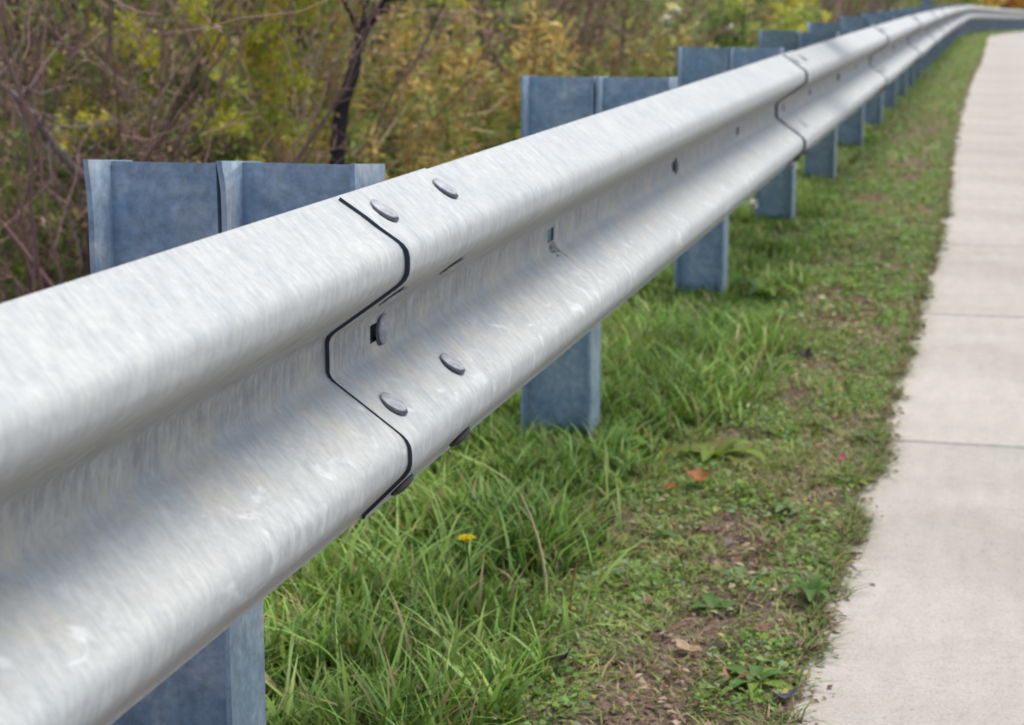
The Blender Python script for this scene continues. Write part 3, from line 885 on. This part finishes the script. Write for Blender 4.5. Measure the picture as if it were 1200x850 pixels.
rosette(708, 528, 7, .12, 'large broad-leaved dock plant at the foot of the second post', [(.24, .34, .05), (.16, .28, .05)], rise=1.2, seed=3)
rosette(838, 528, 9, .10, 'low yellow-green broad-leaved weed right of the second post, spreading flat', [OL, YG], rise=.6, seed=4)
rosette(800, 622, 7, .05, 'small rosette of bright leaves behind the bare patch', [GR, YG], rise=.5, seed=5)
rosette(925, 590, 8, .045, 'small pale green rosette in the clover near the sidewalk', [(.15, .24, .08), GR], rise=.5, seed=6)
rosette(1000, 565, 7, .04, 'bright green low weed close to the sidewalk edge', [GR, YG], rise=.5, seed=7)
rosette(1015, 510, 8, .045, 'leafy weed on the sidewalk edge beyond the crimson leaf', [GR], rise=.6, seed=8)
rosette(950, 700, 7, .05, 'upright grassy weed on the sidewalk edge in the near verge', [YG, GR], rise=1.6, seed=9)
rosette(885, 800, 8, .06, 'bright leafy weed beside the bottom of the sidewalk edge', [YG, GR], rise=.7, seed=10)
rosette(338, 835, 7, .07, 'grey-green round-leaved weed at the foot of the nearest post', [(.16, .24, .16)], rise=.8, seed=11)
rosette(560, 812, 9, .055, 'broad grassy weed at the bottom of the long grass', [GR, (.11, .19, .06)], rise=1.3, seed=12)
rosette(905, 425, 8, .07, 'low dark weed in the mid verge beside the crumpled leaf', [OL, GR], rise=.5, seed=13)
rosette(895, 345, 8, .10, 'tuft of broad blades right of the third post', [GR, YG], rise=1.5, seed=14)
rosette(835, 700, 7, .045, 'tiny rosette on the near bare patch', [GR], rise=.5, seed=15)
rosette(870, 665, 7, .045, 'pale little rosette below the grey brown leaf', [(.14, .22, .09)], rise=.5, seed=16)

# ------------------------------------------------------------------ vegetation behind the rail
def grow(S0, D0, L, wob, up, seed, K=6):
    r = rnd(seed); N = len(S0)
    P = np.zeros((N, K, 3)); P[:, 0] = S0; d = unit(D0)
    for k in range(1, K):
        d = unit(d+wob*r.normal(size=(N, 3))+np.array([0, 0, up]))
        P[:, k] = P[:, k-1]+d*(L/(K-1))[:, None]
    return P
def kids(P, L, n, tmin, ang, ratio, seed, wob=.2, up=.05, K=6):
    r = rnd(seed); N, KK, _ = P.shape
    idx = np.repeat(np.arange(N), n)
    t = (tmin+(1-tmin)*r.random(len(idx)))*(KK-1)
    i = np.minimum(t.astype(int), KK-2); f = (t-i)[:, None]
    A = P[idx, i]; B = P[idx, i+1]
    S0 = A*(1-f)+B*f
    D0 = unit(unit(B-A)+ang*r.normal(size=(len(idx), 3)))
    LL = L[idx]*ratio*(.6+.8*r.random(len(idx)))*(1.15-.6*t/(KK-1))
    return grow(S0, D0, LL, wob, up, seed+1, K), LL
def along(P, n, seed, tmin=.2, jit=.0):
    r = rnd(seed); N, K, _ = P.shape
    idx = r.integers(0, N, n); t = (tmin+(1-tmin)*r.random(n))*(K-1)
    i = np.minimum(t.astype(int), K-2); f = (t-i)[:, None]
    return P[idx, i]*(1-f)+P[idx, i+1]*f+jit*r.normal(size=(n, 3))
def join(parts):
    V, Q, K, off = [], [], [], 0
    for v, q, k in parts:
        V.append(v); Q.append(q+off); K.append(k if k.ndim == 2 else np.tile(k, (len(v), 1))); off += len(v)
    return np.concatenate(V), np.concatenate(Q), np.concatenate(K)
def tcol(V, col, seed, var=.25, per=18):
    r = rnd(seed); n = len(V)
    f = np.repeat(1+var*(2*r.random(n//per+1)-1), per)[:n, None]
    return np.array(col)[None]*f

def proto_shrub(seed, H, spread, nst, barkcol, twigs, leaves=None, nleaf=0, lsize=.03, lean=(0, 0), r0=.012, cluster=.03, twig_r=.0022, ang=.45):
    """returns (stem mesh, foliage mesh)"""
    r = rnd(seed)
    a = r.random(nst)*2*np.pi
    S0 = np.stack([.06*spread*np.cos(a), .06*spread*np.sin(a), np.full(nst, -.05)], -1)
    D0 = np.stack([spread*np.cos(a)*(.15+.6*r.random(nst))+lean[0], spread*np.sin(a)*(.15+.6*r.random(nst))+lean[1], np.ones(nst)], -1)
    L0 = H*(.75+.5*r.random(nst))
    P0 = grow(S0, D0, L0, .16, .05, seed+1, 8)
    P1, L1 = kids(P0, L0, twigs[0], .18, ang, .48, seed+2, .22, .08)
    P2, L2 = kids(P1, L1, twigs[1], .15, ang*1.2, .45, seed+3, .25, .05, 5)
    ps = []
    v, q = tube(P0, np.full(nst, r0)*(.7+.6*r.random(nst)), np.full(nst, r0*.25), 5); ps.append((v, q, tcol(v, barkcol, seed, .25, 40)))
    v, q = tube(P1, np.full(len(P1), r0*.36), np.full(len(P1), twig_r*.8), 3); ps.append((v, q, tcol(v, barkcol, seed+5, .35)))
    v, q = tube(P2, np.full(len(P2), twig_r*1.1), np.full(len(P2), twig_r*.6), 3); ps.append((v, q, tcol(v, np.array(barkcol)*1.15, seed+6, .4, 15)))
    sm = qmesh('stems', *join(ps)[:2], M_BARK, join(ps)[2], True)
    fm = None
    if leaves:
        Pn = along(P2, nleaf//5, seed+9, .3)
        Pn = np.repeat(Pn, 5, axis=0)+cluster*rnd(seed+10).normal(size=((nleaf//5)*5, 3))
        n = len(Pn); pal = np.array(leaves)
        zz = (vnoise(Pn[:, 0]*5+seed, Pn[:, 2]*5)*len(pal)*.999).astype(int)
        ci = np.where(rnd(seed+15).random(n) < .55, zz, np.repeat(rnd(seed+12).integers(0, len(pal), n//5), 5))
        col = pal[ci]*(.7+.6*rnd(seed+11).random((n, 1)))
        fm = qmesh('foliage', *small_leaves(Pn, lsize*(.6+.8*rnd(seed+13).random(n)), col, seed+14, .15)[:2], M_LEAF, np.repeat(col, 4, axis=0))
    return sm, fm
def place(name, cat, meshes, label, px, y, py_off=0, sc=1, rz=0, group=None, parts=('stems', 'foliage'), x=None):
    """stand a plant where the view through image column px crosses distance y"""
    if x is None: x = float(at_depth(px, 60, y)[0])
    root = empty(name, (x, y, gz(x, y)), rz); root.scale = (sc, sc, sc)
    tag(root, label, cat, group)
    for nm, me in zip(parts, meshes):
        if me is not None: link(nm, me, root)
    return root
TAN, GREY, PURP, DKB = (.66, .49, .37), (.44, .33, .27), (.28, .17, .15), (.035, .026, .026)
YEL = [(.80, .74, .10), (.66, .70, .11), (.78, .62, .13), (.50, .60, .11)]
OLV = [(.32, .35, .11), (.46, .46, .14), (.16, .20, .07), (.56, .50, .17)]
GRN = [(.28, .44, .12), (.42, .62, .15), (.12, .22, .07), (.60, .68, .17)]
ORN = [(.42, .20, .05), (.50, .30, .07), (.35, .16, .08), (.25, .22, .05), (.16, .19, .05)]
BRZ = [(.36, .24, .15), (.46, .31, .19), (.26, .18, .12)]
bareA = proto_shrub(1, 2.0, .45, 12, TAN, (5, 5), BRZ+OLV, 2600, .030)
bareB = proto_shrub(2, 2.0, .8, 12, PURP, (6, 6), BRZ, 1100, .024)
bareC = proto_shrub(3, 1.7, .7, 13, GREY, (6, 5), OLV+GRN, 3600, .030)
leafY = proto_shrub(4, 1.7, .38, 9, TAN, (5, 4), YEL, 8000, .036, cluster=.020)
leafG = proto_shrub(5, 1.6, .9, 12, GREY, (5, 5), GRN+YEL[3:], 13000, .042, cluster=.035)
leafO = proto_shrub(6, 1.7, .9, 12, GREY, (5, 5), OLV+GRN[:2], 9000, .040, cluster=.04)
leafR = proto_shrub(7, 1.5, .9, 12, GREY, (6, 6), [(.55, .28, .04), (.6, .36, .05), (.5, .20, .04)], 9000, .05, cluster=.05)
K_ = 'shrubs and bushes behind the guardrail'
def proto_weed(seed, H, nst, leafpal, plume, spread=.35):
    r = rnd(seed)
    a = r.random(nst)*2*np.pi; rr = spread*np.sqrt(r.random(nst))
    S0 = np.stack([rr*np.cos(a), rr*np.sin(a), np.full(nst, -.03)], -1)
    D0 = np.stack([.15*np.cos(a), .15*np.sin(a), np.ones(nst)], -1)
    L0 = H*(.6+.5*r.random(nst))
    P0 = grow(S0, D0, L0, .06, .02, seed+1, 8)
    v, q = tube(P0, np.full(nst, .004), np.full(nst, .0016), 3)
    sm = qmesh('stems', v, q, M_BARK, tcol(v, (.20, .17, .07), seed, .3, 24), True)
    n = nst*110
    Pn = along(P0, n, seed+2, .15, .006)
    hh = np.clip(Pn[:, 2]/H+.25*(r.random(n)-.5), 0, .999)            # greener low on the stem, turning towards the top
    pal = np.array(leafpal); col = pal[(hh**1.3*len(pal)).astype(int)]*(.65+.7*r.random((n, 1)))
    V1 = small_leaves(Pn, .05+.06*r.random(n), col, seed+4, .5, 1.0, .10, .55)
    # narrow the leaves
    m = nst*90
    Pt = along(P0, m, seed+5, .80, .028)
    pc = np.array(plume); c2 = pc[r.integers(0, len(pc), m)]*(.7+.6*r.random((m, 1)))
    V2 = small_leaves(Pt, .012+.018*r.random(m), c2, seed+6, .1)
    v, q, k = join([V1, V2])
    return sm, qmesh('foliage', v, q, M_LEAF, k)
weedG = proto_weed(21, .95, 26, [(.22, .35, .10), (.34, .44, .12), (.46, .46, .14)], [(.50, .34, .10), (.55, .36, .16), (.45, .26, .12)])
weedO = proto_weed(22, 1.0, 26, [(.22, .36, .10), (.40, .50, .14), (.66, .50, .17)], [(.62, .42, .14), (.60, .50, .20), (.42, .42, .14), (.64, .34, .17)])
weedD = proto_weed(23, .8, 26, [(.14, .22, .06), (.20, .27, .08), (.28, .30, .09)], [(.28, .22, .10), (.20, .20, .08)])

P_ = place
# near row, left to right in the picture
P_('bare_shrub', 'shrub', bareB, 'dark purplish twiggy shrub at the far left, bare of leaves', 15, 3.9, sc=1.0, group=K_)
P_('bare_shrub', 'shrub', bareA, 'tan bare shrub with upright twigs left of the nearest post top', 85, 4.6, sc=1.0, rz=1, group=K_)
P_('bare_shrub', 'shrub', bareB, 'low tangled bare shrub behind the left edge of the nearest post', 55, 3.1, sc=.75, rz=2, group=K_)
P_('leafy_shrub', 'shrub', leafO, 'olive green bush above the left half of the nearest post', 165, 5.2, sc=.85, rz=.5, group=K_)
P_('bare_shrub', 'shrub', bareA, 'pale upright brush of bare twigs above the middle of the nearest post', 262, 4.9, sc=1.1, rz=3, group=K_)
P_('leafy_shrub', 'shrub', leafY, 'shrub with clusters of bright yellow leaves above the nearest blockout', 300, 4.6, sc=.85, rz=.9, group=K_)
P_('leafy_shrub', 'shrub', leafG, 'low green bush right behind the nearest blockout', 205, 4.4, sc=.55, rz=2.5, group=K_)
P_('leafy_shrub', 'shrub', leafY, 'small yellowing shrub left of the dark leaning trunk', 372, 7.0, sc=.6, rz=4.2, group=K_)
P_('leafy_shrub', 'shrub', leafG, 'green shrub high behind the yellow-leaved one', 350, 8.6, sc=1.15, rz=1.2, group=K_)
P_('weed_clump', 'weeds', weedO, 'tall orange-tinged feathery weeds right of the dark leaning trunk', 478, 5.0, sc=1.12, rz=.2, group='tall weeds behind the guardrail')
P_('weed_clump', 'weeds', weedO, 'feathery golden weeds standing with a pinkish plume against the thicket', 520, 6.2, sc=1.2, rz=2.1, group='tall weeds behind the guardrail')
P_('weed_clump', 'weeds', weedG, 'green and gold weeds just above the rail before the second post', 560, 6.0, sc=.95, rz=1.1, group='tall weeds behind the guardrail')
P_('weed_clump', 'weeds', weedG, 'green weeds low behind the rail at the right end of the nearest blockout', 440, 5.0, sc=.72, rz=3.3, group='tall weeds behind the guardrail')
P_('weed_clump', 'weeds', weedD, 'dark green weeds against the left edge of the second post', 592, 6.6, sc=1.05, rz=.4, group='tall weeds behind the guardrail')
P_('weed_clump', 'weeds', weedD, 'low green weeds just over the top of the second post', 655, 8.2, sc=1.0, rz=4, group='tall weeds behind the guardrail')
P_('weed_clump', 'weeds', weedD, 'olive weeds over the blockout of the second post', 745, 9.2, sc=1.0, rz=5, group='tall weeds behind the guardrail')
P_('bare_shrub', 'shrub', bareB, 'brown twiggy shrub behind the feathery weeds', 540, 9.0, sc=1.1, rz=4.4, group=K_)
P_('bare_shrub', 'shrub', bareB, 'dark brown bare shrub above the second post', 640, 10.5, sc=1.1, rz=.3, group=K_)
P_('bare_shrub', 'shrub', bareC, 'greyish twiggy shrub above the blockout of the second post', 720, 11.5, sc=1.1, rz=2.2, group=K_)
P_('leafy_shrub', 'shrub', leafO, 'olive bush between the second and third post tops', 690, 13.5, sc=.95, rz=2.2, group=K_)
P_('leafy_shrub', 'shrub', leafG, 'yellow-green bush right above the third post top', 830, 14.0, sc=.85, rz=.7, group=K_)
P_('leafy_shrub', 'shrub', leafY, 'yellowing bush beyond the third and fourth post tops', 900, 17.5, sc=.8, rz=1.7, group=K_)
P_('bare_shrub', 'shrub', bareC, 'grey-brown twigs behind the white flowers', 792, 16.0, sc=1.2, rz=3, group=K_)
P_('bare_shrub', 'shrub', bareB, 'bare brown shrub above the far row of post tops', 965, 24.0, sc=1.3, rz=3.4, group=K_)
P_('leafy_shrub', 'shrub', leafO, 'olive bush over the far row of post tops', 935, 21.0, sc=.9, rz=.4, group=K_)
P_('bare_shrub', 'shrub', bareC, 'pale brown shrub where the rail starts to level out', 1030, 33.0, sc=1.6, rz=.4, group=K_)
P_('leafy_shrub', 'shrub', leafG, 'green bush near the bend of the rail', 1062, 50.0, sc=1.7, rz=1.4, group=K_)
P_('leafy_shrub', 'shrub', leafR, 'bright orange autumn bush beyond the bend of the rail', 1166, 104.0, sc=2.4, rz=.4, group=K_)
P_('leafy_shrub', 'shrub', leafG, 'dark green bush right of the orange one beyond the bend', 1205, 107.0, sc=2.4, rz=.4, group=K_)
P_('leafy_shrub', 'shrub', leafY, 'yellowish bush left of the orange one beyond the bend', 1112, 98.0, sc=2.3, rz=2.4, group=K_)
P_('leafy_shrub', 'shrub', leafG, 'broad green bush behind the orange one', 1150, 125.0, sc=4, rz=2.4, group=K_)
P_('leafy_shrub', 'shrub', leafO, 'olive bush at the right end behind the bend', 1240, 122.0, sc=4, rz=1.0, group=K_)
P_('leafy_shrub', 'shrub', leafO, 'olive bush behind the yellowish one beyond the bend', 1085, 90.0, sc=2.6, rz=1.0, group=K_)
P_('bare_shrub', 'shrub', bareB, 'small reddish bare shrub low between the far left bare shrubs', 105, 4.2, sc=.62, rz=1.3, group=K_)
P_('weed_clump', 'weeds', weedO, 'orange-tipped weeds just right of the nearest blockout', 452, 3.9, sc=.72, rz=5.3, group='tall weeds behind the guardrail')
P_('weed_clump', 'weeds', weedG, 'green and gold weeds rising above the web of the nearest post', 190, 3.7, sc=.62, rz=1.3, group='tall weeds behind the guardrail')
P_('weed_clump', 'weeds', weedD, 'short green weeds above the nearest blockout below the yellow leaves', 325, 4.0, sc=.62, rz=2.3, group='tall weeds behind the guardrail')
P_('leafy_shrub', 'shrub', leafG, 'mid green bush over the second post behind the low weeds', 625, 10.0, sc=.62, rz=1.9, group=K_)
P_('weed_clump', 'weeds', weedG, 'gold-tipped weeds right of the second post beneath the white flowers', 772, 9.8, sc=1.0, rz=.9, group='tall weeds behind the guardrail')
P_('weed_clump', 'weeds', weedD, 'dull weeds at the left foot of the dark thick trunk', 60, 3.2, sc=.5, rz=3.9, group='tall weeds behind the guardrail')
# back row
for px, y, sc, me, lb in [(30, 8.0, 1.5, leafO, 'dark olive bush deep behind the far left shrubs'), (130, 9.0, 1.5, bareC, 'grey twiggy bush deep behind the olive one'), (235, 9.5, 1.5, leafO, 'olive bush deep behind the pale upright brush'),
                          (330, 11.0, 1.6, bareB, 'dark bare thicket shrub deep behind the yellow leaves'), (440, 12.0, 1.6, bareC, 'grey thicket shrub behind the dark leaning trunk'), (520, 14.0, 1.6, bareB, 'brown thicket shrub high behind the feathery weeds'),
                          (610, 16.0, 1.6, bareC, 'grey-brown thicket shrub above the left of the second post'), (560, 12.0, 1.1, leafO, 'olive bush in the thicket above the golden weeds'), (770, 22.0, 1.7, bareB, 'brown thicket shrub behind the white flowers'), (860, 27.0, 1.8, bareB, 'purplish thicket above the yellow-green bush'),
                          (905, 34.0, 2.0, bareC, 'pale thicket far behind the yellowing bush'), (985, 42.0, 2.3, bareB, 'dark thicket far along the rail'), (1070, 66.0, 3.0, bareB, 'brown thicket just before the bend'), (1020, 55.0, 2.6, leafO, 'olive thicket bush far along the rail')]:
    P_('bare_shrub' if me in (bareB, bareC) else 'leafy_shrub', 'shrub', me, lb, px, y, sc=sc, rz=px*.7, group=K_)

# trees with dark trunks
def tree(px, y, label, H, r0, lean, seed, forks=4, px2=None, bark=DKB, pal=OLV, nleaf=5000):
    x = float(at_depth(px, 60, y)[0]); g = gz(x, y)
    if px2:
        W_ = [at_depth(a_, b_, y+.03*i_) for i_, (a_, b_) in enumerate(px2)]
        u = W_[0]-W_[1]; u = u/np.linalg.norm(u); q = W_[0].copy()
        while q[2] > gz(q[0], q[1]): q = q+(u*np.array([.4, .4, 1]))*.02
        x, y, g = q; lean = (0, 0)
        e_ = W_[-1]-W_[-2]; e_ = e_/np.linalg.norm(e_)
        W_ = [q]+W_+[W_[-1]+e_*(H*.25)+np.array([0, 0, .1]), W_[-1]+e_*(H*.45)+np.array([0, 0, .5])]
        t_ = np.linspace(0, len(W_)-1, 24); W_ = np.array(W_)-q
        PT = np.stack([np.interp(t_, np.arange(len(W_)), W_[:, j_]) for j_ in range(3)], -1)[None]
    root = empty('tree', (x, y, g)); tag(root, label, 'tree', 'trees in the thicket')
    P0 = PT if px2 else grow(np.array([[0, 0, -.1]]), np.array([[lean[0], lean[1], 1.]]), np.array([H]), .05, .02, seed, 12)
    P1, L1 = kids(P0, np.array([H]), forks*3, .22 if px2 else .45, .7, .45, seed+1, .14, .12, 8)
    P2, L2 = kids(P1, L1, 7, .25, .6, .45, seed+2, .2, .06)
    P3, L3 = kids(P2, L2, 6, .2, .7, .5, seed+3, .25, .02, 5)
    v, q = tube(P0, np.array([r0]), np.array([r0*.3]), 10)
    link('trunk', qmesh('trunk', v, q, M_BARK, tcol(v, bark, seed, .3, 5), True), root)
    ps = []
    for P, a, b in ((P1, r0*.36, r0*.1), (P2, r0*.11, .004), (P3, .004, .002)):
        v, q = tube(P, np.full(len(P), a), np.full(len(P), b), 4); ps.append((v, q, tcol(v, np.array(bark)*(1.6 if a < .01 else 1.2), seed, .3)))
    v, q, k = join(ps); link('branches', qmesh('branches', v, q, M_BARK, k, True), root)
    Pn = along(P3, nleaf, seed+8, .2, .05); palt = np.array(pal); rr = rnd(seed+9)
    col = palt[rr.integers(0, len(palt), nleaf)]*(.7+.6*rr.random((nleaf, 1)))
    v, q, k = small_leaves(Pn, (.05 if px2 else .09)+.07*rr.random(nleaf), col, seed+10, .2)
    link('crown', qmesh('crown', v, q, M_LEAF, k), root)
tree(402, 4.0, 'dark leaning tree trunk above the right of the nearest post', 6, .028, None, 60, px2=[(396, 160), (402, 118), (414, 88), (417, 62), (428, 34), (447, 8), (460, -30)])
tree(24, 4.6, 'thick dark tree trunk at the left edge of the picture', 6, .045, None, 61, px2=[(30, 140), (22, 100), (26, 60), (14, 20), (16, -20)])
tree(205, 12.5, 'slender dark tree deep in the thicket behind the nearest post', 7, .08, (-.05, 0), 62)
tree(598, 19, 'dark slender tree behind the thicket above the second post', 8, .10, (.05, 0), 63)
tree(880, 36, 'dark tree beyond the thicket along the rail', 9, .14, (-.05, 0), 64)
tree(120, 9.5, 'added shade tree, crown out of view, deep behind the left half of the nearest post', 6.5, .07, (.05, 0), 66, nleaf=16000)  # added with its leafy neighbours below to shade the thicket; crowns unseen
tree(320, 11, 'added spreading shade tree deep behind the yellow-leaved shrub', 7, .08, (-.05, 0), 67, nleaf=16000)
tree(470, 13.5, 'added leafy shade tree deep behind the orange-tinged weeds', 7, .08, (.05, 0), 68, nleaf=16000)
tree(700, 20, 'added broad shade tree deep behind the blockout of the second post', 8, .10, (0, 0), 69, nleaf=16000)
tree(800, 27, 'added leafy shade tree far behind the white flower heads', 8, .12, (0, 0), 70, nleaf=16000)
tree(1048, 62, 'dark tree trunk just above the rail before the bend', 9, .22, (.0, 0), 65)
pe = float(at_depth(1086, 8, 31)[0])
sp_ = tag(empty('steel_post', (pe, 31, gz(pe, 31))), 'tall dark blue steel post standing behind the rail shortly before the bend', 'post')
link('post_section', i_section(-.2, 2.4, [2.2], 0, 'post_section', 77), sp_, (0.07, 0, 0))
# pale fallen limb sloping down behind the nearest post
def limb():
    a = at_depth(-25, 85, 3.3); b = at_depth(100, 200, 3.7)
    root = tag(link('fallen_branch', None), 'pale bare limb sloping down to the left edge of the nearest post', 'branch')
    root.location = b
    P = np.array([[a+(b-a)*t+np.array([0, 0, .03*math.sin(t*5)]) for t in np.linspace(-.2, 1.2, 9)]])-b
    v, q = tube(P, np.array([.008]), np.array([.015]), 6)
    link('limb', qmesh('limb', v, q, M_BARK, tcol(v, (.34, .28, .26), 5, .2, 6), True), root)
    K, L = kids(P, np.array([.9]), 16, .1, .6, .45, 77, .2, .05)
    v, q = tube(K, np.full(len(K), .004), np.full(len(K), .0015), 4)
    link('twigs', qmesh('twigs', v, q, M_BARK, tcol(v, (.32, .25, .23), 6, .2, 6), True), root)
limb()

# white flower heads over the rail, and one low by the fourth post
for px, py, y, s, lb in [(782, 24, 7.4, .062, 'white flower head above the third post, lower left of a pair'), (793, 13, 7.4, .055, 'creamy white flower head, upper right of the pair above the third post'), (859, 34, 8.2, .062, 'single white flower head right of the pair, over the fourth post')]:
    flower(px, py, 0, 0, s, (.88, .86, .74), (.80, .76, .55), lb, 'white_flower', 64, (.14, .17, .06), y)
flower(882, 240, .0, .05, .05, (.85, .87, .80), (.7, .7, .5), 'white flower low in the grass beside the fourth post', 'white_flower', 60, (.12, .18, .06), 5.35)

# ------------------------------------------------------------------ undergrowth on the bank and the wood behind (nobody could count it)
def undergrowth():
    parts = []
    r = rnd(900)
    for seed, (n, y0, y1, d0, d1, hs, ws) in enumerate([(26000, -1, 10, .3, 6, 1.0, 1.4), (24000, 10, 30, .3, 8, 1.2, 2.4), (16000, 30, 115, .3, 12, 1.6, 6)]):
        y = y0+(y1-y0)*r.random(n); d = d0+(d1-d0)*r.random(n)
        x = RX(y)-.55-d
        P = np.stack([x, y, ground(x, y)-.01], -1)
        N = n
        H = hs*(.08+.22*r.random(N))*np.clip(.5+d*.5, .4, 1.5)
        g = vnoise(x*.9, y*.9)[:, None]
        col = greens(r, N, (.18, .24, .065), .4, .3, (.46, .36, .20))*(.8+.4*g)
        parts.append(blades(P, H, ws*(.003+.004*r.random(N)), .3+.9*r.random(N), col*.8, col*1.3, 920+seed, 4))
    stuff('undergrowth', 'mixed green and straw undergrowth covering the bank behind the rail', 'undergrowth', parts, M_GRASS)
    # tangle of twigs with leaves filling the thicket
    tw, lf = [], []
    for seed, (n, y0, y1, d0, d1, hs, ls) in enumerate([(800, 3, 16, 3.2, 9, 1, 1), (800, 12, 40, 3.0, 14, 1.4, 1.6), (800, 36, 130, 4, 26, 2.6, 3.2), (500, 4, 60, 9, 24, 2.6, 2.6)]):
        y = y0+(y1-y0)*r.random(n); d = d0+(d1-d0)*r.random(n)
        x = RX(y)-.55-d
        S0 = np.stack([x, y, ground(x, y)], -1)
        D0 = np.stack([r.normal(size=n)*.4, r.normal(size=n)*.4, np.ones(n)], -1)
        L0 = hs*(.8+1.1*r.random(n))
        P0 = grow(S0, D0, L0, .18, .0, 940+seed, 6)
        P1, L1 = kids(P0, L0, 6, .15, .7, .5, 950+seed, .25, 0, 5)
        pal = np.array([(.17, .11, .10), (.10, .07, .07), (.28, .20, .16), (.08, .055, .055)])
        for P, rr, rr2 in ((P0, .006*hs, .002*hs), (P1, .0025*hs, .0012*hs)):
            v, q = tube(P, np.full(len(P), rr), np.full(len(P), rr2), 3)
            c = pal[r.integers(0, 4, len(P))]; k = np.repeat(c, len(v)//len(P), axis=0)*1.0
            tw.append((v, q, k))
        m = n*34
        Pn = along(P1, m, 960+seed, .1, .03*hs)
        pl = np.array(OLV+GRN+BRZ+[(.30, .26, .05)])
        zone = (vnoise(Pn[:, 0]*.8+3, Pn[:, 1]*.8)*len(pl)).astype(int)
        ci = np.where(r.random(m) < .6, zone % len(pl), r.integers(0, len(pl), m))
        lf.append(small_leaves(Pn, ls*(.02+.03*r.random(m)), pl[ci]*.24*(.3+1.5*r.random((m, 1))), 970+seed, .2))  # leaf colours dimmed to paint the shaded gaps of the thicket
    stuff('thicket_twigs', 'tangled brown twigs filling the thicket behind the shrubs', 'thicket', tw, M_BARK)
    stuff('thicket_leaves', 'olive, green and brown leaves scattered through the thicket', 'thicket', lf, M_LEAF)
    # far wood up the hill behind
    n = 90000
    y = -10+190*r.random(n)**1.0; d = 14+30*r.random(n)
    x = RX(y)-.55-d; keep = y < 170
    x, y = x[keep], y[keep]
    hgt = 5*vnoise(x*.25, y*.25)+1.5
    P = np.stack([x, y, ground(x, y)+hgt*r.random(len(x))], -1)
    x2 = -20+60*r.random(30000); y2 = 128+35*r.random(30000)
    P2 = np.stack([x2, y2, ground(x2, y2)+(3+5*vnoise(x2*.2, y2*.2))*r.random(30000)], -1)
    P = np.concatenate([P, P2])
    pl = np.array([(.16, .18, .08), (.22, .22, .10), (.24, .19, .13), (.11, .13, .06), (.34, .29, .12)])
    zi = (vnoise(P[:, 0]*.4, P[:, 1]*.4)*5).astype(int) % 5
    c = pl[zi]*(.7+.6*r.random((len(P), 1)))
    stuff('distant_wood', 'dull green and brown wood closing off the view behind the thicket', 'wood', [small_leaves(P, .25+.35*r.random(len(P)), c, 990, .1)], M_LEAF)
undergrowth()
